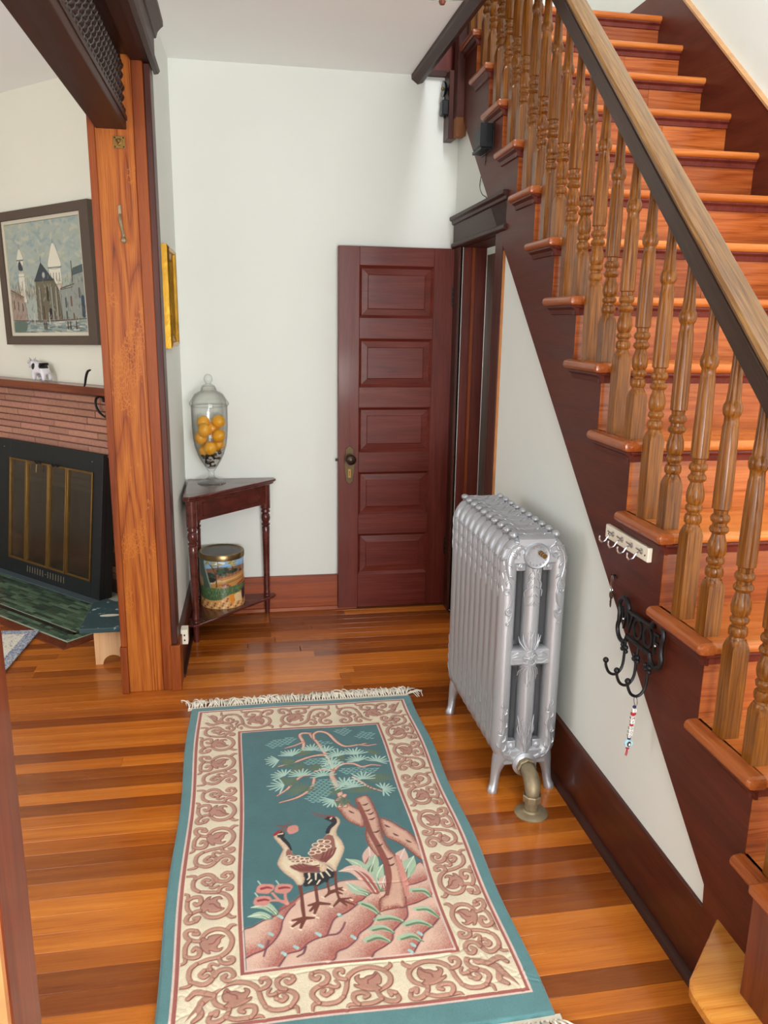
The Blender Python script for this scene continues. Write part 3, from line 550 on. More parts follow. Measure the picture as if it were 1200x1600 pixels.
# ------------------------------------------------------------------ opening to the parlour: post, head, spandrel beam
PY = 3.38
post = thing('trim_2', (-.42, PY, 0), 'orange varnished pine post casing at the end of stub wall', None, None, 'structure')
MB().box(-.515, -.372, PY, PY+.03, 0, 2.56).build('jamb_panel', M['oak'], post, bev=.002)
MB().box(-.372, -.328, PY+.001, PY+.03, .0, 2.53).build('edge_strip', M['oakplain'], post, bev=.003)
MB().box(-.540, -.512, PY-.006, PY+.03, .215, 2.55).build('edge_strip', M['oakplain'], post, bev=.003)
m = MB().box(-.328, -.303, PY-.004, PY+.12, .215, 2.52); m.build('casing', M['darktrimz'], post, bev=.004)
MB().box(-.545, -.515, PY-.014, PY+.03, 0, .215).build('plinth', M['oakplain'], post, bev=.003)
MB().box(-.334, -.292, PY-.014, PY+.125, 0, .212).build('plinth', M['oakplain'], post, bev=.003)
near = thing('trim_3', (-.4, 1.0, 0), 'reddish brown casing board at the near edge of the opening', None, None, 'structure')
MB().box(-.325, -.300, .888, 1.0, 0, 2.5).build('casing', M['newel'], near, bev=.003)
MB().box(-.5305, -.325, .885, .99, 0, 2.5).build('jamb_panel', M['oakplain'], near)
MB().box(-.326, -.302, .876, .888, 0, 2.5).build('raw_edge', plain('raw_pine_edge', 'ad7444', .7, vary=.25), near)
head = thing('trim_4', (-.42, 2.2, 2.5), 'dark stained head casing with cornice over the parlour opening', None, None, 'structure')
MB().box(-.32, -.292, .84, 3.49, 2.53, 2.665).build('frieze', M['darktrim'], head)
m = MB(); m.prism([(-.30, 2.515), (-.283, 2.518), (-.276, 2.528), (-.283, 2.540), (-.30, 2.545)], .84, 3.505, 'y'); m.build('fillet', M['darktrim'], head)
m = MB(); m.prism([(-.30, 2.645), (-.286, 2.648), (-.280, 2.668), (-.268, 2.682), (-.258, 2.690), (-.258, 2.708), (-.262, 2.715), (-.30, 2.715)], .84, 3.52, 'y'); m.build('cornice', M['darktrim'], head)
MB().box(-.53, -.372, .9, PY+.02, 2.545, 2.60).build('soffit', M['darktrim'], head)
MB().box(-.372, -.328, .9, PY+.02, 2.528, 2.60).build('soffit', M['darktrim'], head)
MB().box(-.328, -.29, .9, PY+.1, 2.522, 2.56).build('soffit', M['darktrim'], head)
MB().box(-.54, -.405, .9, PY, 2.51, 2.56).build('top_rail', M['darktrim'], head, bev=.003)
# spandrel grille
gr = thing('spandrel_grille', (-.45, 2.2, 2.29), 'dark wooden ball and dowel fretwork grille hanging in the parlour opening', 'grille')
MB().box(-.51, -.398, .9, PY+.004, 2.288, 2.334).build('rail', M['darktrim'], gr, bev=.004)
MB().box(-.402, -.393, .9, PY, 2.318, 2.336).build('fillet', M['darktrim'], gr, bev=.002)
m = MB(); dy = .046
for i in range(74):
    y = PY-.012-i*dy
    if y < .95: break
    for j in range(5):
        z = 2.352+j*.038
        yy = y-(dy/2 if j % 2 else 0)
        m.ball((-.414, yy, z), (.0195, .021, .0175), 10, 6)
        if j < 4: m.tube([(-.414, yy, z), (-.414, yy+(dy/2 if j % 2 else -dy/2), z+.038)], .005, 5)
        if j < 4: m.tube([(-.414, yy, z), (-.414, yy-(dy/2 if j % 2 else -dy/2), z+.038)], .005, 5)
    m.tube([(-.414, y, 2.33), (-.414, y, 2.52)], .0045, 5)
o = m.build('fretwork', plain('dark_fretwork', '241613', .3, 0, .2, 80, coat=.4), gr); o['kind'] = 'stuff'
# brass catch plate and hook on the post
p = thing('latch_plate', (-.427, PY, 2.222), 'square brass catch plate screwed high on the orange post', 'latch')
MB().box(-.449, -.405, PY-.004, PY, 2.220, 2.264).build('plate', M['brass'], p, bev=.001)
m = MB(); m.lathe([(0, 0), (.012, 0), (.012, .004), (.008, .006), (.008, .010), (0, .010)], (-.427, PY-.003, 2.243), 16, ax='y'); m.tube([(-.437, PY-.012, 2.250), (-.427, PY-.016, 2.232), (-.417, PY-.012, 2.250)], .0035, 6, sub=4); m.build('catch', M['brass'], p)
m = MB()
for dx, dz in ((-.016, -.016), (.016, -.016), (-.016, .016), (.016, .016)): m.ball((-.427+dx, PY-.004, 2.242+dz), .003, 6, 4)
m.build('screws', M['black'], p)['kind'] = 'stuff'
p = thing('coat_hook', (-.433, PY, 1.89), 'worn iron hook hanging on the orange post below latch', 'hook')
MB().box(-.446, -.434, PY-.005, PY, 1.965, 2.02).build('plate', M['pipe'], p, bev=.002)
m = MB(); m.tube([(-.439, PY-.004, 1.985), (-.437, PY-.022, 1.965), (-.432, PY-.020, 1.93), (-.428, PY-.012, 1.905), (-.426, PY-.030, 1.888)], [.005, .006, .0055, .006, .007], 8, sub=4); m.ball((-.426, PY-.034, 1.888), .011, 10, 7); m.build('hook', M['pipe'], p)
# little wall outlet on the stub baseboard
p = thing('outlet', (-.29, 3.56, .1), 'small cream outlet block on the baseboard beside the post', 'outlet')
MB().box(-.300, -.268, 3.515, 3.575, .155, .225).build('body', M['white'], p, bev=.003)
m = MB()
for z in (.176, .200): m.box(-.286, -.280, 3.5135, 3.5155, z-.004, z+.004)
m.build('sockets', M['black'], p)
# ------------------------------------------------------------------ door leaf and doorway
DY = 4.285; DX0, DX1, DZ0, DZ1 = .511, 1.130, .012, 1.977
PZ = [(.204, .441), (.551, .793), (.903, 1.147), (1.256, 1.511), (1.619, 1.883)]; PX0, PX1 = .622, 1.018
door = thing('door_1', (DX1, DY, 0), 'dark red varnished five panel door standing open against back wall', None, None, 'structure')
MB().box(DX0, PX0, DY, DY+.035, DZ0, DZ1).build('stile', M['door'], door, bev=.002)
MB().box(PX1, DX1, DY, DY+.035, DZ0, DZ1).build('stile', M['door'], door, bev=.002)
ed = [DZ0]+[z for p in PZ for z in p]+[DZ1]
for a, b in zip(ed[0::2], ed[1::2]): MB().box(PX0, PX1, DY+.0006, DY+.0345, a, b).build('rail', M['doorx'], door, bev=.0015)
for a, b in PZ:
    m = MB(); g = .014
    for (x0, x1, z0, z1, yy0) in ((PX0, PX1, a, b, .003),):
        P0 = [(x0, DY+yy0, z0), (x1, DY+yy0, z0), (x1, DY+yy0, z1), (x0, DY+yy0, z1)]; P1 = [(x0+g, DY+.016, z0+g), (x1-g, DY+.016, z0+g), (x1-g, DY+.016, z1-g), (x0+g, DY+.016, z1-g)]
        m.add(P0+P1, [(i, (i+1) % 4, 4+(i+1) % 4, 4+i) for i in range(4)])
    m.build('moulding', M['doorx'], door, sharp=20)
    q = 0.044; m = MB(); xa, xb, za, zb = PX0+g, PX1-g, a+g, b-g
    m.add([(xa, DY+.016, za), (xb, DY+.016, za), (xb, DY+.016, zb), (xa, DY+.016, zb), (xa+q-g, DY+.011, za+q-g), (xb-q+g, DY+.011, za+q-g), (xb-q+g, DY+.011, zb-q+g), (xa+q-g, DY+.011, zb-q+g),
           (xa+q-g+.004, DY+.008, za+q-g+.004), (xb-q+g-.004, DY+.008, za+q-g+.004), (xb-q+g-.004, DY+.008, zb-q+g-.004), (xa+q-g+.004, DY+.008, zb-q+g-.004)],
          [(0, 1, 5, 4), (1, 2, 6, 5), (2, 3, 7, 6), (3, 0, 4, 7), (4, 5, 9, 8), (5, 6, 10, 9), (6, 7, 11, 10), (7, 4, 8, 11), (8, 9, 10, 11)]); m.build('panel', M['doorx'], door, sharp=8)
m = MB(); out = []
for t in np.linspace(0, 2*math.pi, 40, endpoint=False):
    hw = .026+.003*math.cos(6*t); hz = .100+.004*math.cos(8*t); c, s_ = math.cos(t), math.sin(t)
    out.append((.572+hw*np.sign(c)*abs(c)**.6, .835+hz*np.sign(s_)*abs(s_)**.55))
m.prism(out, DY-.005, DY+.001, 'y'); pl = m.build('escutcheon', plain('dark_brass', '5f4c34', .5, .7, .3, 150, .25), door, bev=.0015)
m = MB(); m.lathe([(.018, 0), (.018, .004), (.011, .008), (.009, .030), (.016, .036), (.026, .046), (.028, .056), (.022, .066), (.010, .070), (0, .071)], (.573, DY-.004, .872), 24, ax='y'); m.build('knob', plain('dark_bronze_knob', '3a2a22', .32, .7), pl)
m = MB().box(.564, .580, DY-.007, DY-.004, .765, .815); m.build('keyplate', M['brass'], pl, bev=.001)
m = MB().box(.5705, .5735, DY-.0078, DY-.0068, .776, .796); m.ball((.572, DY-.0074, .797), (.003, .001, .003), 8, 5); m.build('keyhole', M['black'], pl)
MB().box(DX0-.014, DX0+.002, DY+.012, DY+.022, .855, .868).build('latch_bolt', M['black'], door)
for z in (1.73, .36):
    hm = MB().box(1.117, 1.133, DY-.0025, DY+.004, z-.05, z+.05); hm.tube([(1.132, DY-.006, z-.052), (1.132, DY-.006, z+.052)], .006, 10); h = hm.build('hinge', M['black'], door)
    for dz in (-.03, 0, .03): MB().ball((1.124, DY-.003, z+dz), .003, 6, 4).build('screw', M['brass'], h)
fr = thing('trim_5', (1.11, 3.85, 0), 'dark door casing with head board and cornice beneath the stairs', None, None, 'structure')
sx = lambda p: (p[0]+XS(p[1]), p[1], p[2])
MB().box(.004, .03, 3.42, 3.53, 0, 1.985).xf(sx).build('casing', M['darktrimz'], fr, bev=.003)
MB().box(.008, .03, 3.414, 3.421, 0, 1.9).xf(sx).build('raw_edge', plain('raw_casing_edge', 'b4743a', .6, vary=.3), fr)
MB().box(.004, .03, 4.19, 4.28, 0, 1.985).xf(sx).build('casing', M['darktrimz'], fr, bev=.003)
MB().box(.0, .03, 3.37, 4.30, 2.005, 2.10).xf(sx).build('head_board', M['darktrim'], fr, bev=.002)
m = MB(); m.prism([(-.012, 1.985), (-.006, 1.978), (.03, 1.978), (.03, 2.006), (-.004, 2.006), (-.012, 2.0)], 3.365, 4.30, 'y'); m.xf(sx).build('fillet', M['darktrim'], fr, bev=.002)
m = MB(); m.prism([(0, 2.095), (-.008, 2.1), (-.010, 2.112), (-.022, 2.12), (-.022, 2.135), (.03, 2.135), (.03, 2.095)], 3.36, 4.31, 'y'); m.xf(sx).build('cornice', M['darktrim'], fr, bev=.001)
MB().box(.03, .15, 3.53, 3.55, 0, 2.0).xf(sx).build('jamb', M['darktrimz'], fr)
MB().box(.03, .15, 4.17, 4.19, 0, 2.0).xf(sx).build('jamb', M['door'], fr)
MB().box(.07, .085, 4.155, 4.171, 0, 1.98).xf(sx).build('door_stop', M['oakplain'], fr)
MB().box(.03, .15, 3.53, 4.19, 1.975, 2.0).xf(sx).build('jamb', M['darktrimz'], fr)
# boards standing in the cellar way
bg = thing('stored_boards', (1.33, 4.1, 0), 'reddish brown boards standing upright inside the doorway', 'boards')
for x, ya, yb, zt in ((1.30, 4.14, 4.27, 1.95), (1.315, 3.985, 4.115, 1.97)):
    MB().box(x, x+.02, ya, yb, .0, zt).build('board', M['newel'], bg, bev=.002)
# ------------------------------------------------------------------ staircase
st = thing('staircase', (1.6, 1.5, 0), 'varnished pine staircase with dark stringer rising to upper floor', 'staircase')
TC = [(1.05, 1.02, .98), (.92, .86, .8), (1.12, 1.12, 1.1), (.98, .95, .9)]
for j in range(-1, 13):
    yn, zt = YN(j), ZT(j); yb = yn+.2345+.035; T = .030
    if j == 12: yb = 6.2
    pr = [(yn+.012, zt-T)]+[(yn+.015-.015*math.sin(a), zt-.015-.015*math.cos(a)) for a in np.linspace(0, math.pi, 7)]+[(yb, zt), (yb, zt-T)]
    m = MB(); m.prism(pr, XS(yn)+.004, XR+.004, 'x'); t = m.build('tread', M['tread'], st); c = TC[j % 4]; t.color = (*c, 1)
    if j < 12:
        rb = yn+.2345+.045     # back end of the return
        m = MB(); xl = XL(yn); xi = XS(yn)+.006
        sec = lambda y: [(XL(y)+.015-.015*math.sin(a), zt-.015-.015*math.cos(a)) for a in np.linspace(0, math.pi, 7)]
        Af = [(x, yn+.012, z) for x, z in sec(yn)]+[(xi, yn+.012, zt), (xi, yn+.012, zt-T)]
        A = [(max(x, XL(yn)+.004), yn+.003, (z-(zt-.015))*.82+zt-.015) for x, y, z in Af]; A0 = [(max(x, XL(yn)+.013), yn, (z-(zt-.015))*.42+zt-.015) for x, y, z in Af]
        B = [(x, rb-.012, z) for x, z in sec(rb)]+[(XS(rb)+.006, rb-.012, zt), (XS(rb)+.006, rb-.012, zt-T)]
        Bc = [(x*.6+.4*(XS(rb)), rb, (z-(zt-.015))*.5+zt-.015) for x, y, z in B]
        m.frustum(A0, A); m.f.pop(); m.mi.pop(); n0 = len(A); m.add(A+Af, [(i, (i+1) % n0, n0+(i+1) % n0, n0+i) for i in range(n0)]); m.add(Af+B, [(i, (i+1) % n0, n0+(i+1) % n0, n0+i) for i in range(n0)]); m.add(B+Bc, [(i, (i+1) % n0, n0+(i+1) % n0, n0+i) for i in range(n0)]+[tuple(range(n0, 2*n0))])
        m.build('tread_return', M['ready'], t)
        # cove under the return
        m = MB(); cv = lambda y: [(XS(y)+.001, zt-T-.03), (XS(y)-.008, zt-T-.028), (XS(y)-.012, zt-T-.014), (XS(y)-.024, zt-T-.006), (XS(y)-.024, zt-T), (XS(y)+.001, zt-T)]
        m.frustum([(x, yn+.014, z) for x, z in cv(yn)], [(x, rb-.03, z) for x, z in cv(rb)]); m.build('side_cove', M['string'], st)
    m = MB(); m.prism([(yn+.033, zt-T-.032), (yn+.024, zt-T-.030), (yn+.020, zt-T-.014), (yn+.010, zt-T-.006), (yn+.010, zt-T), (yn+.033, zt-T)], XS(yn)-.01, XR, 'x'); m.build('cove', M['door'], st)
    zb = ZT(j-1) if j > -1 else .255
    sm = {10: 1.86, 11: 1.84, 9: 1.82, 8: 1.80, 7: 1.66, 6: 1.66, 5: 1.6}.get(j, 1.5+.37*((j*7) % 5)/5)
    for xa, xb, k in ((XS(yn)+.001, sm-.0006, 0), (sm+.0006, XR+.002, 1)):
        r = MB().box(xa, xb, yn+.030, yn+.050, zb-.002, zt-T+.001).build('riser', M['riser'], st, bev=.0006)
        r.color = (*[(.92, .82, .80), (1.08, 1.02, .95), (.75, .62, .6), (1., .9, .85)][(j*3+k*2) % 4], 1)
# stringer (hall side) following the steps
pts = [(1.10, .255)]+[(1.10, ZT(-1)-.028)]
for j in range(-1, 12):
    pts += [(YN(j)+.0305+.2345 if j > -2 else 0, ZT(j)-.029), (YN(j)+.0305+.2345, ZT(j+1)-.029)]
pts = [(1.12, .25), (1.12, ZT(-1)-.029)]
for j in range(-1, 12): pts += [(YN(j+1)+.0315, ZT(j)-.029), (YN(j+1)+.0315, ZT(j+1)-.029)]
pts += [(4.33, ZT(12)-.029), (4.33, zl(4.33)), (1.505, zl(1.505)), (1.5, .225), (1.5, .0), (1.12, .0)]
m = MB(); m.prism(pts, 0, .03, 'x', lambda p: (p[0]+XS(p[1]), p[1], p[2])); m.build('stringer', M['string'], st, sharp=20)
# wall stringer
m = MB(); off = .19
m.prism([(.9, .2), (.9, ZT(-1)+off-.15), (1.1, ZT(-1)+off), (4.10, ZT(-1)+off+3.0*SL-.03), (4.34, 3.24), (5.5, 3.24), (5.5, 2.9), (4.3, 2.9), (1.15, .2)], XR, XRW+.01, 'x'); ws = m.build('wall_stringer', M['string'], st, sharp=20)
m = MB(); a, b = (1.1, ZT(-1)+off), (4.10, ZT(-1)+off+3.0*SL-.03); m.prism([a, b, (b[0], b[1]+.012), (a[0], a[1]+.012)], XR-.004, XRW+.004, 'x'); m.build('wall_stringer_cap', plain('raw_stringer_edge', 'b98a5c', .5, vary=.3), ws)
# bottom platform step
ptop = [(1.074, 1.452), (.905, 1.288), (.893, 1.268), (.889, 1.248), (.885, .15), (XR, .15), (XR, 1.452)]
m = MB(); ins = .006
m.prism(ptop, .232, .249, 'z'); c = [(x+(ins if x < 1. else 0), y-(ins if (x < 1.08 and y > 1.2) else 0)) for x, y in ptop]
m.frustum([(x, y, .249) for x, y in ptop][::-1], [(x, y, .255) for x, y in c][::-1]); m.build('platform', M['plat'], st, sharp=50, label='honey coloured pine platform forming the lowest step')
m = MB(); m.prism([(1.09, 1.44), (.93, 1.27), (.912, 1.235), (.91, .2), (XR, .2), (XR, 1.44)], 0, .233, 'z'); m.build('platform_riser', M['newel'], st)
# ------------------------------------------------------------------ railing
rl = thing('stair_railing', (1.09, 1.5, 0), 'turned oak balustrade with moulded handrail along the staircase', 'railing')
RZ = lambda y: 1.604+.862*(y-1.68)
prof = [(.0, .0178), (.006, .0165), (.010, .0205), (.020, .0215), (.028, .0195), (.031, .015), (.036, .0155), (.040, .020), (.047, .0215), (.052, .019), (.055, .016), (.062, .0205), (.075, .0222), (.09, .0205), (.103, .0165), (.111, .015), (.114, .0195), (.120, .0225), (.127, .0205), (.130, .0165), (.137, .0165), (.141, .021), (.148, .0225), (.155, .020), (.158, .016), (.168, .017), (.171, .0212), (.20, .0213), (.27, .0205), (.33, .019), (.362, .0178), (.366, .0165), (.382, .016), (.385, .0175), (.390, .0205), (.400, .0218), (.410, .0205), (.415, .0175), (.420, .016), (.45, .014), (.50, .0122), (.575, .0118)]
def baluster_mesh(h0):
    m = MB(); a = .0205
    m.box(-a, a, -a, a, 0, h0-.022)
    sq = [(-a, -a), (a, -a), (a, a), (-a, a)]
    # chamfered shoulders: square top with its corners rolled in towards the first bead
    n = 16
    def sqr(z, s_, p):
        o = []
        for i in range(n):
            t = 2*math.pi*i/n+math.pi/n*0; c, s2 = math.cos(t), math.sin(t); L = (abs(c)**p+abs(s2)**p)**(-1/p); o.append((a*s_*L*c, a*s_*L*s2, z))
        return o
    R = [sqr(h0-.022, 1, 60), sqr(h0-.014, .995, 7), sqr(h0-.007, .96, 4), sqr(h0, .89, 2.3)]
    for A, B in zip(R[:-1], R[1:]): m.add(A+B, [(i, (i+1) % n, n+(i+1) % n, n+i) for i in range(n)])
    m.lathe([(r, h0+h) for h, r in prof], (0, 0, 0), 18); return m
bm = {}
for j in range(-1, 12):
    for k, dyy in ((0, .067), (1, .183)):
        y = YN(j)+dyy; zt = ZT(j); h0 = round(RZ(YN(j)+dyy)-.5535-zt, 3); key = k
        if key not in bm: b = baluster_mesh(h0).build('baluster', M['balus'], rl, sharp=40, raw=True); bm[key] = b
        else: b = twin(bm[key], parent=rl)
        b.location = Vector((XS(y)+.0215, y, zt))-ORG[rl.name]; q = rr.uniform(.82, 1.12); b.color = (q, q*.97, q*.93, 1)
        b.rotation_euler = (0, 0, math.radians(rr.uniform(-3, 3)))
sec = [(0, 0), (0, .060), (.004, .063), (.004, .068), (.063, .068), (.063, .063), (.067, .060), (.067, 0)]
sec2 = [(.003, .067), (0, .070), (-.002, .080), (.005, .089), (.018, .094), (.034, .096), (.050, .094), (.062, .089), (.069, .080), (.067, .070), (.064, .067)]
m = MB(); ya, yb = 1.15, 4.2
m.frustum([(XS(ya)-.012+x, ya, RZ(ya)+z) for x, z in sec][::-1], [(XS(yb)-.012+x, yb, RZ(yb)+z) for x, z in sec][::-1]); hr = m.build('handrail', M['rail'], rl, sharp=25)
m = MB(); m.frustum([(XS(ya)-.012+x, ya, RZ(ya)+z) for x, z in sec2][::-1], [(XS(yb)-.012+x, yb, RZ(yb)+z) for x, z in sec2][::-1]); m.build('handrail_cap', M['railtop'], hr, sharp=25, label='worn lighter brown top of the handrail')
nx0, nx1, ny0, ny1 = .985, 1.145, 1.07, 1.235
m = MB().box(nx0, nx1, ny0, ny1, .255, .49); nw = m.build('newel_post', M['newel'], rl, bev=.003)
m = MB().box(nx0-.008, nx1+.008, ny0-.008, ny1+.008, .49, .512); m.build('newel_ledge', M['ready'], nw, bev=.005)
m = MB().box(nx0+.022, nx1-.022, ny0+.022, ny1-.022, .512, 1.32); m.box(nx0+.008, nx1-.008, ny0+.008, ny1-.008, 1.32, 1.35); m.ball(((nx0+nx1)/2, (ny0+ny1)/2, 1.41), .065, 20, 12); m.build('newel_shaft', M['newel'], nw, bev=.003)
# hanging end of the upper newel, with bell and strip of board behind it
nd = thing('newel_drop', (1.10, 4.2, 2.5), 'dark post end hanging below the stairwell corner, cut raw at its foot', 'post')
MB().box(1.080, 1.138, 4.165, 4.235, 2.585, 3.4).build('shaft', M['darktrimz'], nd, bev=.004)
MB().frustum([(1.084, 4.172, 2.50), (1.13, 4.172, 2.503), (1.13, 4.228, 2.503), (1.084, 4.228, 2.50)], [(1.081, 4.166, 2.588), (1.137, 4.166, 2.588), (1.137, 4.234, 2.588), (1.081, 4.234, 2.588)]).build('raw_end', plain('raw_wood_end', '7d4c26', .7, 0, .8, 40, .4), nd)
MB().box(1.058, 1.10, 4.235, YB, 2.50, 2.815).build('backing_board', M['darktrimz'], nd, bev=.003)
bl = thing('door_bell', (1.045, 4.26, 2.6), 'black electric bell with round gong beside the hanging post', 'bell')
m = MB(); m.lathe([(0, 0), (.006, 0), (.020, .004), (.033, .012), (.038, .022), (.038, .024), (0, .024)][::-1], (1.032, 4.270, 2.735), 24, fn=lambda p: p, ax='x'); m.xf(lambda p: Vector((1.057-(p.x-1.032)*1., p.y, p.z))).build('gong', plain('dark_bell_metal', '3a3a3c', .3, .8), bl)
MB().ball((1.031, 4.270, 2.735), .008, 10, 7).build('gong_screw', M['brass'], bl)
MB().box(1.026, 1.058, 4.24, 4.295, 2.612, 2.680).build('coil_box', M['black'], bl, bev=.004)
m = MB(); m.tube([(1.043, 4.26, 2.68), (1.040, 4.257, 2.70), (1.038, 4.267, 2.712)], .003, 6); m.tube([(1.043, 4.28, 2.68), (1.046, 4.283, 2.71)], .002, 6); m.tube([(1.045, 4.265, 2.613), (1.045, 4.265, 2.60)], .006, 6); m.build('hammer', M['black'], bl)
tf = thing('bell_transformer', (1.09, 3.7, 2.34), 'black bell transformer box screwed to stringer with loose wire', 'transformer')
MB().box(-.006, .0, 3.60, 3.80, 2.335, 2.445).xf(sx).build('back_plate', M['black'], tf, bev=.002)
MB().box(-.055, -.006, 3.625, 3.735, 2.35, 2.43).xf(sx).build('core', M['black'], tf, bev=.005)
MB().box(-.03, -.006, 3.735, 3.785, 2.355, 2.42).xf(sx).build('terminal_block', plain('fibre_board', '6d4c30', .7), tf, bev=.003)
m = MB(); m.box(-.06, -.006, 3.615, 3.625, 2.345, 2.44); m.box(-.04, -.006, 3.785, 3.795, 2.345, 2.43); m.box(-.05, -.006, 3.63, 3.78, 2.338, 2.35); m.xf(sx).build('flanges', M['black'], tf)
m = MB(); m.tube([(1.10, 3.70, 2.345), (1.11, 3.74, 2.29), (1.12, 3.83, 2.26), (1.128, 3.87, 2.22), (1.127, 3.82, 2.18), (1.122, 3.75, 2.16), (1.115, 3.70, 2.14)], .0018, 6, sub=5); m.build('wire', M['black'], tf)
# ------------------------------------------------------------------ woven rug
def canvas_grid(c, name, mat, parent=None, loc=(0, 0, 0), zf=None, raw=False, warp=None):
    ny, nx = c.ny, c.nx
    X, Y = np.meshgrid(np.arange(nx)*c.px/1000, np.arange(ny)*c.px/1000)
    Z = zf(c, X, Y) if zf is not None else np.zeros_like(X)
    P = np.stack([X, Y, Z], -1).reshape(-1, 3)
    if warp is not None: P = warp(P)
    idx = np.arange(nx*ny).reshape(ny, nx)
    q = np.stack([idx[:-1, :-1], idx[:-1, 1:], idx[1:, 1:], idx[1:, :-1]], -1).reshape(-1, 4)
    me = bpy.data.meshes.new(name); me.vertices.add(len(P)); me.vertices.foreach_set('co', P.astype(np.float32).ravel())
    me.loops.add(q.size); me.loops.foreach_set('vertex_index', q.astype(np.int32).ravel())
    me.polygons.add(len(q)); me.polygons.foreach_set('loop_start', np.arange(0, q.size, 4, dtype=np.int32)); me.polygons.foreach_set('loop_total', np.full(len(q), 4, np.int32))
    me.update(calc_edges=True)
    a = me.color_attributes.new('Col', 'FLOAT_COLOR', 'POINT'); a.data.foreach_set('color', np.concatenate([c.img, np.ones((ny, nx, 1))], -1).astype(np.float32).ravel())
    me.materials.append(mat); me.shade_smooth()
    o = bpy.data.objects.new(name, me); COLL.objects.link(o)
    if parent is not None: o.parent = parent; reg(o, ORG[parent.name])
    else: reg(o, loc)
    o.location = loc
    return o
RX, RY = -.243, 1.475
rug = thing('crane_rug', (RX, RY, 0), 'teal carved wool rug with two cranes under a pine and a cream scroll border', 'rug')
cv = paint_rug(TRACE)
def rugz(c, X, Y):
    w, h = c.w/1000, c.h/1000
    e = np.minimum(np.minimum(X, w-X), np.minimum(Y, h-Y)); z = .0145-.0125*np.clip(1-e/.010, 0, 1)**2
    soft = c.low.copy()
    for _ in range(2): soft[1:-1] = (soft[:-2]+soft[1:-1]*2+soft[2:])/4; soft[:, 1:-1] = (soft[:, :-2]+soft[:, 1:-1]*2+soft[:, 2:])/4
    return z-.0030*soft+(c.noise-.5)*.0006+.0012*np.sin(X*17+1)*np.sin(Y*9)
def rugw(P):
    x = P[:, 0].copy(); y = P[:, 1].copy()
    P[:, 0] += .005*np.sin(y*7.5+.5)*(1-x/.94)+.004*np.sin(y*11)*(x/.94); P[:, 1] += .006*np.sin(x*6.)
    return P
canvas_grid(cv, 'pile', attr_mat('wool_pile', .95, fuzz=.55, nscale=420), rug, zf=rugz, warp=rugw)
rf = random.Random(5)
def fringe(ybase, sgn, x0, x1, n):
    m = MB(); m.box(x0, x1, min(ybase, ybase+sgn*.014), max(ybase, ybase+sgn*.014), .001, .007)
    for i in range(n):
        x = x0+(x1-x0)*(i+.5)/n; lean_ = rf.gauss(0, .5)
        m.ball((x, ybase+sgn*.016, .006), (.0048, .0055, .005), 7, 5)
        for k in range(5):
            L = rf.uniform(.036, .072); dx = lean_*.022+rf.gauss(0, .012)
            z = rf.uniform(.005, .020)
            m.tube([(x, ybase+sgn*.016, .006), (x+dx*.3+rf.gauss(0, .003), ybase+sgn*(.016+L*.45), z+.003), (x+dx+rf.gauss(0, .004), ybase+sgn*(.016+L*.8), z), (x+dx*1.5+rf.gauss(0, .006), ybase+sgn*(.016+L), .003)], [.002, .0026, .0026, .0016], 4, sub=2)
    o = m.build('fringe', plain('cotton_fringe', 'ddd6c6', .9, bumpy=.3, bscale=300), rug); o['kind'] = 'stuff'; return o
fringe(RY+1.686, 1, RX-.012, RX+.93, 84); fringe(RY+.001, -1, RX+.01, RX+.95, 84)
m = MB()
for k in range(9): m.tube([(RX+.925, RY+1.70, .006), (RX+.945+.006*k, RY+1.72+rf.uniform(-.012, .018), .008), (RX+.965+.004*k, RY+1.705+rf.uniform(-.03, .03), .003)], .0019, 4, sub=3)
o = m.build('corner_tassel', plain('cotton_tassel', 'ddd6c6', .9), rug); o['kind'] = 'stuff'
# ------------------------------------------------------------------ radiator
rad = thing('radiator', (.935, 2.70, 0), 'silver painted ornate cast iron column radiator against stair wall', 'radiator')
CA, CBY = .030, .0315
XL_, XC_, XR_ = .849, .9345, 1.020; ZB_, ZT_ = .128, .904; RR = .062
loop = []
for cx, cz, a0 in ((XR_-RR, ZT_-RR, 0), (XL_+RR, ZT_-RR, 90), (XL_+RR, ZB_+RR, 180), (XR_-RR, ZB_+RR, 270)):
    for a in np.linspace(a0, a0+90, 7): loop.append((cx+RR*math.cos(math.radians(a)), cz+RR*math.sin(math.radians(a))))
def loop_tube(m, path, a, b, yc, n=14):
    P = [Vector((x, 0, z)) for x, z in path]; k = len(P); vs = []
    for i in range(k):
        t = (P[(i+1) % k]-P[i-1]).normalized(); nn = Vector((t.z, 0, -t.x))
        for j in range(n):
            th = 2*math.pi*j/n; vs.append(P[i]+nn*(a*math.cos(th))+Vector((0, yc+b*math.sin(th), 0)))
    m.add(vs, [(i*n+j, i*n+(j+1) % n, ((i+1) % k)*n+(j+1) % n, ((i+1) % k)*n+j) for i in range(k) for j in range(n)])
def seg_d(px, pz, a, b):
    vx, vz = b[0]-a[0], b[1]-a[1]; L = vx*vx+vz*vz+1e-12; t = max(0, min(1, ((px-a[0])*vx+(pz-a[1])*vz)/L)); return math.hypot(px-a[0]-t*vx, pz-a[1]-t*vz)
def front(x, z):      # how far the front skin of a section stands out at x, z
    d = min(seg_d(x, z, loop[i-1], loop[i]) for i in range(len(loop))); d = min(d, seg_d(x, z, (XC_, .12), (XC_, .91))*.86)
    h = CBY*math.sqrt(max(.05, 1-(d/CA)**2)) if d < CA*.98 else .010
    if abs(z-.505) < .032: h = max(h, .0255)
    if z > .835 and abs(x-XC_) < .075: h = max(h, .029)
    if z < .165 and abs(x-XC_) < .06: h = max(h, .029)
    return h
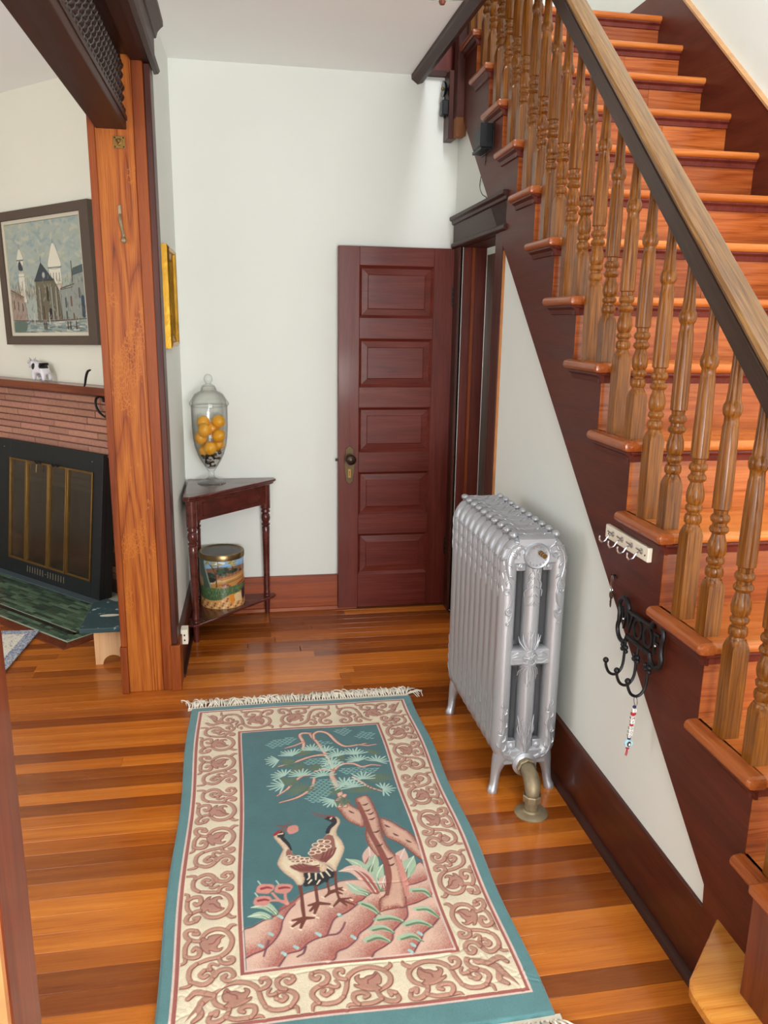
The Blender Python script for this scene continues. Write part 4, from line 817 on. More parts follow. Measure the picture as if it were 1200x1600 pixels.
def section():
    m = MB(); loop_tube(m, loop, CA, CBY, 0)
    n = 16; vs = []; rows = [(.10, 1.15), (.20, 1.0), (.50, 1.0), (.80, 1.0), (.90, 1.2)]
    m.add([(XC_+.031*s_*math.cos(2*math.pi*i/n), CBY*math.sin(2*math.pi*i/n), z) for z, s_ in rows for i in range(n)], [(r*n+i, r*n+(i+1) % n, (r+1)*n+(i+1) % n, (r+1)*n+i) for r in range(len(rows)-1) for i in range(n)])
    for z0, z1, y in ((.832, .918, .0285), (.474, .537, .025), (.105, .168, .0285)):
        x0, x1 = XL_+.012, XR_-.012
        pr = [(-y, z0+.008), (-y*.6, z0), (y*.6, z0), (y, z0+.008), (y, z1-.008), (y*.6, z1), (-y*.6, z1), (-y, z1-.008)]; m.prism(pr, x0, x1, 'x')
    for s_ in (-1, 1):
        m.ball((XC_+s_*.073, 0, .930), (.014, .020, .011), 10, 7)
    m.prism([(-.0322, .900), (.0322, .900), (.0322, .920), (.016, .9305), (0, .9325), (-.016, .9305), (-.0322, .920)], XC_-.062, XC_+.062, 'x')
    for s_ in (-1, 1):
        for k in range(3): m.tube([(XC_+s_*(.012+.016*k), -.022+.012*k, .931), (XC_+s_*(.026+.014*k), -.006, .934), (XC_+s_*(.030+.016*k), .012, .932)], [.001, .0025, .001], 4, sub=2)
    # raised leaves on the left and right flanks
    for s_ in (-1, 1):
        for k in range(4):
            z = .885-.045*k; xx = lambda t, zz: (XL_ if s_ < 0 else XR_)+s_*(CA*math.sqrt(max(.05, 1-(t/CBY)**2))*1.0-.0005+(-max(0, zz-.845)**2*10))
            for q in (-1, 1):
                pts = [(xx(q*a*CBY*.8, z+dz), q*a*CBY*.8, z+dz) for a, dz in ((.05, -.03), (.35, .0), (.75, .012), (.9, -.006))]; m.tube(pts, [.0012, .0026, .0024, .001], 4, sub=2)
        for z in (.22, .26, .30, .34):
            pts = [(XL_-CA*.98 if s_ < 0 else XR_+CA*.98, dy, z+dz) for dy, dz in ((0, -.025), (.010, .0), (.004, .014))]; m.tube(pts, [.001, .0022, .001], 4, sub=2)
    return m
NS = 10; PIT = .0648; YF = 2.412
s0 = section().build('section', M['silver'], rad, raw=True, sharp=40); s0.location = Vector((0, YF, 0))-ORG[rad.name]
for i in range(1, NS):
    c = twin(s0, parent=rad); c.location = Vector((0, YF+PIT*i, 0))-ORG[rad.name]
# ornament on the face of the front section
orn = MB()
def relief(pts, r):
    P = crom(pts, r, 4)
    orn.tube([(x, YF-front(x, z)-.0006, z) for x, z, _ in P], [max(.0008, q*1.3) for q in P[:, 2]], 6)
def spiral(cx, cz, r, a0, turns, sg, w=.0022):
    relief([(cx+r*(1-t*.8)*math.cos(a0+sg*turns*2*math.pi*t), cz+r*(1-t*.8)*math.sin(a0+sg*turns*2*math.pi*t)) for t in np.linspace(0, 1, 9)], [w*.8, w, w*1.1, w*.8])
def leaf_(x, z, ang, ln, bend, w=.0026):
    a = math.radians(ang); b = math.radians(ang+bend)
    relief([(x, z), (x+ln*.5*math.cos(a), z+ln*.5*math.sin(a)), (x+ln*.5*math.cos(a)+ln*.5*math.cos(b), z+ln*.5*math.sin(a)+ln*.5*math.sin(b))], [w*.5, w, w*.3])
for s_ in (-1, 1):
    X_ = lambda x: XC_+s_*x
    def rel(pts, r): relief([(X_(x), z) for x, z in pts], r)
    def lf(x, z, ang, ln, bend, w=.0026): leaf_(X_(x), z, ang if s_ > 0 else 180-ang, ln, bend*s_, w)
    def sp(x, z, r, a0, turns, sg): spiral(X_(x), z, r, a0 if s_ > 0 else math.pi-a0, turns, sg*s_)
    # shoulder scroll
    rel([(.040, .885), (.056, .900), (.078, .893), (.094, .866), (.098, .83), (.090, .79), (.080, .765), (.083, .745)], [.0015, .003, .0034, .0034, .003, .0026, .002])
    for x, z, a, l, b in ((.056, .898, 60, .026, -40), (.068, .896, -60, .030, 60), (.080, .888, 20, .03, -60), (.088, .872, -150, .030, 60), (.094, .86, -20, .026, -60), (.097, .84, -150, .030, 40), (.097, .82, -40, .022, -50), (.093, .80, -160, .028, 40), (.088, .785, -50, .026, -40), (.045, .885, -90, .022, 50)): lf(x, z, a, l, b, .003)
    sp(.066, .866, .012, 1.2, 1.2, 1); sp(.093, .742, .012, 2.4, 1.2, -1)
    rel([(.083, .748), (.078, .73), (.082, .70), (.092, .685)], [.001, .0026, .0026, .001]); sp(.086, .672, .013, 1.6, 1.3, -1); rel([(.075, .672), (.078, .650), (.088, .640)], [.002, .0022, .001]); sp(.088, .632, .006, 1.6, 1., -1)
    # mid cross leaves
    for z, d in ((.505, 1),):
        for k in range(4): rel([(.022+k*.003, .505+(k-1.5)*.012), (.045, .505+(k-1.5)*.013), (.062, .505+(k-1.5)*.006)], [.001, .0022, .001])
    # foot stem
    rel([(.060, .135), (.078, .15), (.090, .18), (.086, .22), (.078, .255), (.084, .29), (.080, .325), (.088, .352)], [.0015, .003, .0032, .003, .0026, .0024, .002, .001])
    for x, z, a, l, b in ((.07, .145, 40, .03, 50), (.085, .165, 150, .03, -50), (.09, .18, 40, .028, 50), (.088, .20, 150, .03, -50), (.084, .23, 50, .026, 50), (.08, .25, 140, .026, -50), (.083, .28, 40, .024, 40), (.084, .30, 140, .028, -40), (.082, .325, 50, .024, 40), (.05, .14, 70, .025, 40), (.075, .14, -20, .022, 40)): lf(x, z, a, l, b, .0028)
    sp(.093, .235, .010, 3., 1.2, 1); sp(.076, .31, .009, .4, 1.2, -1)
    for k in range(4):
        t = k/3
        lf(.003+.004*k, .840-.028*k, -70+22*t, .042, -40, .0028); lf(.002, .80-.03*k, -60, .030, 40, .0024)
        lf(.002+.005*k, .535, 88-22*t*1.6, .05+.02*(1-t), 20, .0024); lf(.002+.005*k, .475, -88+22*t*1.6, .045+.03*(1-t), -20, .0024)
        lf(.003+.006*k, .155+.02*k, 85-10*t, .055, 25, .0028); lf(.004+.002*k, .215+.012*k, 70, .034, 35, .0024)
    lf(.02, .20, 88, .09, -8, .0026)
relief([(XC_, .85), (XC_, .76), (XC_, .69)], [.003, .003, .001]); relief([(XC_, .15), (XC_, .22), (XC_, .285)], [.003, .003, .001]); relief([(XC_, .53), (XC_, .60)], [.003, .001]); relief([(XC_, .48), (XC_, .42)], [.003, .001])
for k in range(10): a = k*math.pi/5; relief([(XC_+.004*math.cos(a), .505+.004*math.sin(a)), (XC_+.022*math.cos(a), .505+.022*math.sin(a))], [.0026, .0018])
relief([(XC_+.025*math.cos(a), .505+.025*math.sin(a)) for a in np.linspace(0, 2*math.pi, 15)], [.0018])
orn.build('ornament', M['silver'], rad, sharp=60)['kind'] = 'stuff'
m = MB(); m.lathe([(.044, 0), (.044, .010), (.040, .016), (.034, .014), (.034, .011), (.028, .010), (.0, .013)], (XC_, YF-.027, .865), 32, ax='y')
for k in range(16): a = k*math.pi/8; m.ball((XC_+.031*math.cos(a), YF-.040, .865+.031*math.sin(a)), .0032, 6, 4)
m.build('top_plug', M['silver'], rad)
m = MB(); m.tube([(.942, YF-.03, .878), (.946, YF-.075, .874)], .006, 8)
for k in range(3): m.lathe([(0, 0), (.0085, 0), (.0085, .006), (0, .006)], (.943+.001*k, YF-.045-.012*k, .877-.001*k), 12, ax='y')
m.build('air_valve', M['brass'], rad)
for x in (XC_-.046, XC_+.046):
    for z, s_ in ((.822, 1), (.178, -1)):
        m = MB().box(x-.0155, x+.0155, YF-.017, YF+.01, z-.012, z+.016*1); m.lathe([(0, 0), (.013, 0), (.012, .005), (.007, .006), (.007, .010), (0, .011)], (x, YF-.016, z+.004*s_), 14, ax='y'); m.build('lug', M['silver'], rad, bev=.002)
for yy in (YF-.002, YF+PIT*(NS-1)+.002):
    for s_ in (-1, 1):
        m = MB(); x = XC_+s_*.090
        m.tube([(XC_+s_*.070, yy, .150), (XC_+s_*.082, yy, .115), (XC_+s_*.092, yy, .075), (XC_+s_*.098, yy-.004, .03), (XC_+s_*.104, yy-.008, .008), (XC_+s_*.105, yy-.008, 0)], [.034, .026, .0175, .0155, .0185, .0175], 14, sub=3); m.build('foot', M['silver'], rad)
MB().box(XL_+.035, XR_-.035, YF+.03, YF+PIT*9, .16, .86).build('core_shade', M['silverdark'], rad) if False else None
m = MB(); m.lathe([(.043, 0), (.043, .012), (.036, .020), (.030, .022), (.0, .022)], (XC_, YF-.024, .112), 28, ax='y'); m.build('bottom_hub', M['silver'], rad)
m = MB(); m.tube([(XC_, YF-.03, .112), (.933, YF-.075, .112), (.929, YF-.118, .108), (.925, YF-.145, .088), (.923, YF-.150, .06), (.923, YF-.150, .002)], [.026, .026, .027, .027, .024, .0235], 16, sub=4)
m.lathe([(.030, 0), (.032, .006), (.032, .022), (.029, .026)], (.923, YF-.150, .045), 8); m.lathe([(.030, 0), (.034, .004), (.034, .018), (.030, .022)], (.934, YF-.045, .112), 8, ax='y'); m.build('inlet_pipe', M['pipe'], rad, sharp=30)
m = MB(); m.lathe([(.056, 0), (.056, .003), (.048, .008), (.030, .011), (.026, .016), (.0, .016)], (.923, YF-.150, 0), 28); m.build('floor_flange', M['pipe'], rad)
# ------------------------------------------------------------------ corner table
TX, TY = -.292, 4.326
tb = thing('corner_table', (TX, TY, 0), 'triangular cherry brown corner table with turned legs and lower shelf', 'table')
def tri(a, c, z0, z1, m, in_=0):   # right triangle with clipped tips, legs along +x and -y from the corner
    p = [(TX, TY), (TX, TY-a+c*.2), (TX+c*.55, TY-a), (TX+c, TY-a+c*.25), (TX+a-c*.25, TY-c), (TX+a, TY-c*.55), (TX+a-c*.2, TY)]
    m.prism(p, z0, z1, 'z'); return m
tri(.465, .055, .752, .765, MB()).build('tabletop', M['table'], tb, bev=.004)
o = tri(.452, .05, .738, .753, MB()).build('top_edge', M['table'], tb, bev=.005)
tri(.455, .055, .094, .107, MB()).build('shelf', M['table'], tb, bev=.005)
lp = [(.019, 0), (.020, .01), (.0155, .02), (.014, .0)]
lg = [(0, 0), (.0125, 0), (.0165, .09), (.0165, .107), (.0135, .112), (.017, .12), (.017, .126), (.0145, .132), (.0165, .20), (.0205, .46), (.0215, .50), (.0185, .505), (.0235, .512), (.0235, .520), (.0175, .524), (.0175, .528), (.0225, .536), (.0255, .552), (.0225, .570), (.0175, .577), (.0240, .584), (.0240, .592), (.021, .597), (.021, .60), (.0265, .606), (.0265, .74), (0, .74)]
L0 = MB().lathe(lg, (0, 0, 0), 20).build('leg', M['table'], tb, raw=True)
LP = [(TX+.036, TY-.405), (TX+.405, TY-.036), (TX+.036, TY-.036)]
L0.location = (LP[0][0]-TX, LP[0][1]-TY, 0)
for x, y in LP[1:]: twin(L0, parent=tb, loc=(x-TX, y-TY, 0))
d = Vector((1, 1, 0))/math.sqrt(2); nn = Vector((1, -1, 0))/math.sqrt(2); c0 = Vector((LP[0][0], LP[0][1], 0)); Lg = (Vector((LP[1][0], LP[1][1], 0))-c0).length
def A(p): q = c0+d*p[0]+nn*p[1]; return (q.x, q.y, p[2])
MB().box(.015, Lg-.015, .004, .020, .632, .738).xf(A).build('apron', M['table'], tb, bev=.002)
m = MB()
for a, b, z0, z1 in ((.055, Lg-.055, .714, .720), (.055, Lg-.055, .648, .654), (.055, .061, .65, .72), (Lg-.061, Lg-.055, .65, .72)): m.box(a, b, .019, .0225, z0, z1)
m.xf(A).build('apron_bead', M['darktrimz'], tb)
MB().box(TX+.01, TX+.024, TY-.40, TY-.03, .632, .738).build('apron', M['table'], tb); MB().box(TX+.03, TX+.40, TY-.024, TY-.01, .632, .738).build('apron', M['table'], tb)
# ------------------------------------------------------------------ apothecary jar, lemons, pebbles
JX, JY, JZ = -.164, 4.215, .7655
jar = thing('apothecary_jar', (JX, JY, JZ), 'tall clear glass apothecary jar with domed lid on the corner table', 'jar')
body = [(0, .004), (.030, .004), (.066, .003), (.073, 0), (.073, .003), (.060, .010), (.034, .020), (.018, .030), (.0145, .040), (.017, .046), (.0145, .052), (.014, .060), (.020, .068), (.035, .090), (.052, .118), (.068, .152), (.081, .195), (.088, .24), (.0915, .30), (.0925, .398), (.0945, .402),
        (.0905, .402), (.0895, .30), (.086, .24), (.079, .195), (.066, .153), (.050, .120), (.033, .093), (.018, .078), (0, .074)]
m = MB().lathe(body, (JX, JY, JZ), 40); m.build('jar_body', M['glass'], jar, sharp=70)
lid = [(.0905, .400), (.0905, .405), (.098, .4055), (.101, .412), (.099, .420), (.094, .426), (.088, .436), (.072, .462), (.056, .472), (.048, .475), (.041, .479), (.037, .495), (.030, .506), (.016, .512), (.012, .516), (.015, .520), (.021, .530), (.0215, .543), (.016, .556), (.007, .562), (0, .563)]
lidin = [(0, .503), (.026, .503), (.033, .494), (.037, .478), (.046, .471), (.068, .459), (.084, .434), (.087, .42), (.0875, .400), (.0905, .400)]
m = MB().lathe(lidin+lid[1:], (JX, JY, JZ), 40); m.build('lid', M['glass'], jar, sharp=70)
lem = plain('lemon_peel', 'eaa51d', .38, 0, .25, 350, .12); lems = plain('lemon_tip', 'b09a2c', .5)
def pxz(x, y):  # picture offset from jar axis in zoomed units to metres
    return (x-322)/8.89*.00322, (1545-y)/8.89*.00329
LD = [(232, 700, .030, 'lemon high on the left, half behind another lemon in jar', -20), (247, 790, -.028, 'large front lemon at upper left of the pile in jar', 25), (447, 680, .010, 'topmost right lemon in jar showing its stem end', 80), (458, 872, -.020, 'lemon on the right side under the topmost right one', 60), (185, 915, .012, 'leftmost lemon in jar, tilted behind the front pair', -35),
      (322, 1035, -.040, 'lowest front lemon lying on the pebbles in jar', 20), (478, 1020, .034, 'rear right lemon half sunk among the pebbles', 10), (245, 1105, .030, 'lowest left lemon behind the lowest front one', -60), (360, 800, .042, 'rear lemon barely seen behind the bright streak in jar', 0)]
for x, y, dy, lab, ang in LD:
    dx, z = pxz(x, y); r = .0345
    L = math.hypot(dx, dy); mx = .086-r-.002
    if L > mx: dx, dy = dx*mx/L, dy*mx/L
    t = thing('lemon', (JX+dx, JY+dy, JZ+z), lab, 'lemon', 'lemons in the glass jar')
    pr = [(0, -.0395), (.004, -.039), (.010, -.0355), (.022, -.029), (.031, -.014), (.033, 0), (.031, .014), (.022, .028), (.010, .0345), (.0035, .038), (0, .0385)]
    m = MB().lathe(pr, (0, 0, 0), 20); R = Matrix.Rotation(math.radians(ang), 3, 'Y') @ Matrix.Rotation(math.radians(35), 3, 'X'); m.xf(lambda p: R@p); m.build('peel', lem, t, raw=True, sharp=80)
    m = MB().ball((0, 0, .0385), (.0035, .0035, .002), 8, 5); m.xf(lambda p: R@p); m.build('stem_end', lems, t, raw=True)
pcs = [plain('grey_pebble', 'a5a09a', .55, 0, .2, 200, .25), plain('pale_pebble', 'd6cfc6', .55, 0, .2, 200, .2), plain('dark_pebble', '3c3835', .5, 0, .2, 200, .2), plain('brown_pebble', '5b4a40', .5, 0, .2, 200, .25)]
rp = random.Random(21); pn = 0
def pebble(px_, py_, pz_, k, r, lab, grp=None):
    R = Matrix.Rotation(rp.uniform(0, 6.28), 3, 'Z') @ Matrix.Rotation(rp.uniform(-.6, .6), 3, 'X')
    m = MB().ball((0, 0, 0), (r, r*.8, r*.62), 10, 7, R); o = m.xf(lambda p: p+Vector((px_, py_, pz_))).build('pebble', pcs[k], None, (px_, py_, pz_)); return tag(o, lab, 'pebble', grp)
for x, y, k, lab in ((392, 1215, 1, 'palest pebble, in the middle of pebbles behind the glass'), (350, 1265, 1, 'pale grey pebble just below the palest one'), (288, 1207, 0, 'broad grey pebble at the left under the lemons'), (400, 1155, 0, 'grey pebble directly right of the lowest front lemon'), (452, 1098, 3, 'brown pebble highest on the right front of the pile'), (528, 1065, 0, 'grey pebble at the far right glass edge'), (320, 1170, 0, 'flat grey pebble tucked under the lowest front lemon'), (262, 1245, 2, 'dark pebble at the far left of the pile'), (280, 1292, 1, 'small pale pebble low on the left of the pile'), (470, 1190, 3, 'brown pebble right of the palest one')):
    dx, z = pxz(x, y); rz = np.interp(z, [.08, .12, .152, .195], [.028, .050, .066, .079])-.012; dx = max(-rz*.95, min(rz*.95, dx)); dy = -math.sqrt(max(0, rz*rz-dx*dx))*.93
    pebble(JX+dx, JY+dy, JZ+z, k, .0115, lab)
for i in range(46):
    z = .086+.072*rp.random(); rz = np.interp(z, [.08, .12, .152, .195], [.022, .046, .062, .075])-.012; a = rp.uniform(0, 6.28); q = rz*math.sqrt(rp.uniform(.2, 1))
    if z > .12 and q < .02 : continue
    x, y = q*math.cos(a), q*math.sin(a)
    if y < 0 and z > .10: x, y = x*.6, y*.5
    pebble(JX+x, JY+y, JZ+z, rp.choice([2, 2, 3, 2, 3]), rp.uniform(.009, .012), 'dark brown pebble deep in the heap at the bottom of jar', 'dark pebbles at the bottom of the jar')
# ------------------------------------------------------------------ picture tin
NX, NY, TR_ = -.127, 4.205, .1175
tin = thing('popcorn_tin', (NX, NY, .1075), 'round tin printed with an autumn field picture on the table shelf', 'tin')
c = Canvas(370, 268, 1.6, '7fa6c8')       # arc length from -185 to 185 mm, height
def T(x, y): return 185+TR_*1000*math.asin(max(-1, min(1, (x-580)/430))), (1350-y)/920*268+(-14 if False else 0)
def TP(*p): return [T(*q) for q in p]
cs = lambda *p: [T(*q) for q in p]
c.poly(TP((0, 440), (1010, 380), (1010, 520), (600, 545), (300, 600), (0, 620)), '8db9dc', smooth=False)
c.poly(TP((400, 470), (620, 460), (640, 500), (420, 520)), 'dfe8ee')
c.poly(TP((140, 640), (300, 600), (500, 560), (620, 555), (760, 580), (860, 560), (1010, 600), (1010, 760), (140, 800)), '8a6248')
c.poly(TP((140, 800), (330, 760), (560, 760), (780, 730), (1010, 680), (1010, 940), (600, 960), (140, 960)), 'b98a50')
c.poly(TP((330, 860), (480, 800), (580, 810), (470, 850), (340, 890)), 'cfc3ae'); c.stroke(cs((420, 860), (700, 800), (1000, 720)), [9, 6, 3], 'd6ae72'); c.stroke(cs((500, 910), (760, 840), (1000, 790)), [6, 8, 6], '9a6a38')
for x in range(500, 960, 22): c.stroke(cs((x, 770-(x-500)*.12), (x+2, 690-(x-500)*.08)), [3], 'a5685a' if x % 3 else '6a4a40')
for x, y, r in ((620, 620, 24), (600, 680, 22), (380, 720, 26), (340, 790, 22), (760, 660, 16), (830, 640, 18), (930, 660, 10), (660, 590, 14), (420, 790, 20)):
    for k in range(9): c.poly([(T(x, y)[0]+r*RNG.randn()*.5+r*.5*math.cos(t), T(x, y)[1]+r*RNG.randn()*.25+r*.4*math.sin(t)) for t in np.linspace(0, 6.28, 7)[:-1]], ('2f4a3c', '3d5f49', '1f3029')[k % 3])
c.poly(TP((330, 760), (440, 770), (450, 830), (340, 850)), '2c2320')
for a in (((480, 930), (470, 700), (400, 560), (395, 440)), ((470, 700), (520, 560), (510, 440)), ((440, 600), (330, 480)), ((800, 600), (780, 540), (775, 450))): c.stroke(cs(*a), [7, 6, 4, 3], '5d4436')
for x, y in ((330, 470), (440, 480), (540, 500), (300, 510), (450, 530), (390, 440), (740, 480), (830, 470), (790, 500), (800, 540), (780, 440)):
    for k in range(6): c.poly([(T(x, y)[0]+10*RNG.randn()*.6+7*math.cos(t), T(x, y)[1]+6*RNG.randn()*.5+4*math.sin(t)) for t in np.linspace(0, 6.28, 6)[:-1]], ('a89a52', '8a8a4a', 'c0a964')[k % 3])
for x, y in ((600, 900), (640, 890), (690, 900), (730, 925)): c.poly([(T(x, y)[0]+8*math.cos(t), T(x, y)[1]+6*math.sin(t)) for t in np.linspace(0, 6.28, 7)[:-1]], '8a4a34')
c.stroke(cs((655, 900), (655, 1010)), [5], '8a98ac'); c.poly(TP((870, 900), (980, 850), (985, 880), (880, 920)), 'a12a2c')
c.poly(TP((130, 420), (240, 430), (260, 580), (330, 780), (390, 980), (410, 1090), (230, 1100), (220, 800), (150, 560)), '4a5b50'); c.stroke(cs((250, 480), (300, 700), (380, 980)), [6, 8, 6], '8fa596')
c.poly(TP((150, 1250), (150, 940), (400, 950), (600, 960), (800, 930), (1010, 900), (1010, 1250)), '4f6b48', smooth=False)
for k in range(420):
    x = 150+860*RNG.rand(); y = 960+200*RNG.rand(); p = T(x, y); c.stroke([p, (p[0]+3*RNG.randn(), p[1]+9)], [2.2, 1], ('4d6b3e', '6d8a58', '2f4430', '88a07a')[k % 4], sub=2)
c.poly([(0, 0), (370, 0)]+TP((1010, 1050), (930, 1060), (700, 1100), (560, 1170), (400, 1190), (230, 1180), (150, 1110))+[(0, 70)], 'd6a05a', smooth=False)
for i in range(34):
    for k in range(5):
        x = i*11+(k % 2)*5; y = k*12+2
        top = np.interp(x, [0, 90, 150, 200, 250, 370], [60, 48, 44, 60, 70, 80])
        if y < top-10 and (i+k) % 2: c.poly([(x, y), (x+9, y+2), (x+10, y+10), (x+1, y+9)], ('a45c46', '8d4a4e', 'bf7b45', 'e3c48a')[(i*3+k) % 4])
c.poly(TP((730, 1100), (800, 1090), (800, 1230), (740, 1240)), 'e08a2c'); c.poly(TP((810, 1110), (870, 1070), (950, 1110), (950, 1250), (820, 1230)), 'e2c590', smooth=False); c.poly(TP((950, 1040), (1000, 1030), (1005, 1180), (960, 1230)), '1d2238')
def wrap(P):
    th = (P[:, 0]-.185)/TR_-math.pi/2
    return np.stack([TR_*np.cos(th), TR_*np.sin(th), P[:, 2]*0+P[:, 1]], 1)
canvas_grid(c, 'printed_wall', attr_mat('printed_tin', .28, coat=.5), tin, warp=wrap)
m = MB(); m.lathe([(0, 0), (TR_-.001, 0), (TR_-.001, .002)], (NX, NY, .1075), 48); m.lathe([(TR_-.0006, .006), (TR_-.0006, .262)], (NX, NY, .1075), 48); m.build('tin_can', plain('tin_steel', 'a89878', .3, .9), tin)
zz = .1075
m = MB(); m.lathe([(TR_+.001, .262), (TR_+.0035, .264), (TR_+.0035, .290), (TR_+.001, .294), (TR_-.006, .294), (TR_-.010, .290), (TR_-.014, .2895)], (NX, NY, zz), 56); ld = m.build('lid', plain('lid_brass', '8c7550', .3, .9, vary=.2), tin)
m = MB(); m.lathe([(TR_-.0135, .2897), (.06, .2905), (0, .291)], (NX, NY, zz), 48)
mm, nt, b = nm('lid_print'); v = coords(nt, (1, 1, 1), 0); f = noise(nt, v, 18, 5, .6, 1.5)
nt.links.new(ramp(nt, f, [(.3, srgb('241f1c')), (.5, srgb('4a4238')), (.62, srgb('4f3436')), (.75, srgb('8a7a62'))]), b.inputs['Base Color']); b.inputs['Roughness'].default_value = .35
m.build('lid_picture', mm, ld)
# ------------------------------------------------------------------ gilt frame on stub wall
gf = thing('gilt_frame', (-.315, 3.79, 1.69), 'narrow gilt picture frame on the stub wall above corner table', 'frame')
ya, yb, za, zb_ = 3.635, 3.965, 1.474, 1.905
def rail(p0, p1, inward, sh):
    # stepped gilt moulding from p0 to p1 (y,z), leaning inwards
    prof_ = [(0, .002), (0, .026), (.012, .034), (.022, .030), (.026, .020), (.044, .016), (.050, .020), (.056, .010), (.056, .002)]
    a, b = Vector((0, *p0)), Vector((0, *p1)); t = (b-a).normalized(); u = Vector((0, *inward))
    m = MB(); mk = lambda o, sgn: [tuple(o+u*w_+t*(w_*sgn)+Vector((h, 0, 0))) for w_, h in prof_]
    m.frustum(mk(a, 1), mk(b, -1)); m.xf(lambda p: Vector((p.x+WL(p.y), p.y, p.z))); return m
for p0, p1, iw in (((ya, za), (ya, zb_), (1, 0)), ((yb, zb_), (yb, za), (-1, 0)), ((ya, zb_), (yb, zb_), (0, -1)), ((yb, za), (ya, za), (0, 1))): rail(p0, p1, iw, 0).build('frame_rail', M['gold'], gf, sharp=25)
MB().box(.002, .010, ya+.05, yb-.05, za+.05, zb_-.05).xf(lambda p: Vector((p.x+WL(p.y), p.y, p.z))).build('picture', plain('yellowed_print', 'c9a24e', .35, .3, vary=.3), gf)
# ------------------------------------------------------------------ parlour: brick chimney breast, mantel, hearth (local frame: x along the wall, -y out of it)
fp = thing('fireplace', FO, 'corner fireplace of long pinkish bricks with wooden mantel and green tile hearth', 'fireplace'); fp.rotation_euler = (0, 0, -math.pi/4)
mortar = plain('mortar', '6b4a3d', .9, 0, .4, 80)
m = MB().box(-1.5, -.36, .004, .10, 0, 1.187); m.box(.36, .86, .004, .10, 0, 1.187); m.box(-.36, .36, .004, .10, .62, 1.187); m.build('mortar_bed', mortar, fp, raw=True)
m = MB().box(-.37, .37, .36, .40, 0, .64); m.box(-.40, -.36, .09, .40, 0, .64); m.box(.36, .40, .09, .40, 0, .64); m.box(-.40, .40, .09, .40, .62, .66); m.box(-.4, .4, .004, .40, -.012, .003); m.build('firebox', plain('sooty_firebox', '1f1b18', .9), fp, raw=True)
m, nt, b = nm('roman_brick'); oi = nt.nodes.new('ShaderNodeObjectInfo'); v = coords(nt, (1, 1, 1)); f = noise(nt, v, 60, 4)
nt.links.new(mixc(nt, 1., mixc(nt, f, srgb('a06c58'), srgb('c6937c')), oi.outputs['Color'], 'MULTIPLY'), b.inputs['Base Color']); b.inputs['Roughness'].default_value = .85; bump(nt, b, f, .5, .003); BRK = m
BKM = {}; rb = random.Random(9); CH = .0415; nb = 0
for r in range(28):
    z = .004+r*CH; x = -.80-rb.random()*.2
    while x < .85:
        L = rb.choice([.20, .24, .28, .30, .19]); x1 = min(x+L, .86)
        if x1-x > .05 and not (x1 > -.42 and x < .42 and z < .58) and nb < 296:
            key = round(x1-x, 2)
            if key not in BKM:
                a = MB(); h = key/2-.002; q = .003; a.frustum([(-h, .02, .002), (h, .02, .002), (h, .02, CH-.005), (-h, .02, CH-.005)][::-1], [(-h, -.001, .002), (h, -.001, .002), (h, -.001, CH-.005), (-h, -.001, CH-.005)][::-1]); a.f.pop(); a.mi.pop()
                a.frustum([(-h, -.001, .002), (h, -.001, .002), (h, -.001, CH-.005), (-h, -.001, CH-.005)][::-1], [(-h+q, -.004, .002+q), (h-q, -.004, .002+q), (h-q, -.004, CH-.005-q), (-h+q, -.004, CH-.005-q)][::-1]); a.f.pop(-2); a.mi.pop()
                o = a.build('brick', BRK, fp, raw=True, sharp=20); BKM[key] = o
            else: o = twin(BKM[key], parent=fp)
            o.location = ((x+x1)/2, rb.uniform(-.003, .003), z); k = rb.uniform(.82, 1.08); o.color = (k, k*rb.uniform(.95, 1.03), k*rb.uniform(.94, 1.04), 1); nb += 1
        x = x1
MB().box(-1.5, .74, -.12, .02, 1.187, 1.23).build('mantel_shelf', wood('mantel_wood', '4a1f12', '6f3420', '8a4a2e', 'x', 9, .5, 5, .3, .3), fp, raw=True, bev=.004)
# hearth
green = attr_mat('glazed_tile', .3, coat=.3)
MB().box(-1.1, .925, -.62, -.001, -.012, .0035).build('hearth_bed', plain('grout', 'a3ab97', .8), fp, raw=True)
tcols = ['3a5243', '4a6350', '33493c', '56705a', '2a3c33', '5f7a62', '45604a']
rt = random.Random(3); tv = []; tf_ = []; tc = []
def tile(x0, x1, y0, y1, col, z=.0065):
    n = len(tv); c_ = .0012; tv.extend([(x0, y0, .003), (x1, y0, .003), (x1, y1, .003), (x0, y1, .003), (x0+c_, y0+c_, z), (x1-c_, y0+c_, z), (x1-c_, y1-c_, z), (x0+c_, y1-c_, z)])
    for q in ((4, 5, 6, 7), (0, 1, 5, 4), (1, 2, 6, 5), (2, 3, 7, 6), (3, 0, 4, 7)): tf_.append(tuple(n+i for i in q)); tc.append(srgb(col))
def row(y0, h, x0, x1, cols, lmin=.045, lmax=.085):
    x = x0
    while x < x1-.01:
        L = min(rt.uniform(lmin, lmax), x1-x); tile(x+.0010, x+L-.0010, y0+.0013, y0+h-.0013, rt.choice(cols)); x += L
y = -.205
while y > -.51: row(y-.0235, .0235, -1.05, .845, tcols, .07, .12); y -= .0235
row(-.545, .028, -1.05, .870, ['0e1413', '141a19'], .1, .16)
for k in range(3): row(-.545-.022*(k+1), .022, -1.05, .915, tcols)
for k in range(18): tile(.8455, .869, -.54+.019*k, -.5225+.019*k, '121817')
for k in range(24): tile(.871, .916, -.545+.022*k, -.5245+.022*k, rt.choice(tcols))
me = bpy.data.meshes.new('hearth_tiles'); me.from_pydata(tv, [], tf_); a = me.attributes.new('Col', 'FLOAT_COLOR', 'FACE'); a.data.foreach_set('color', np.array([(*c_, 1) for c_ in tc], np.float32).ravel()); me.materials.append(green); me.update()
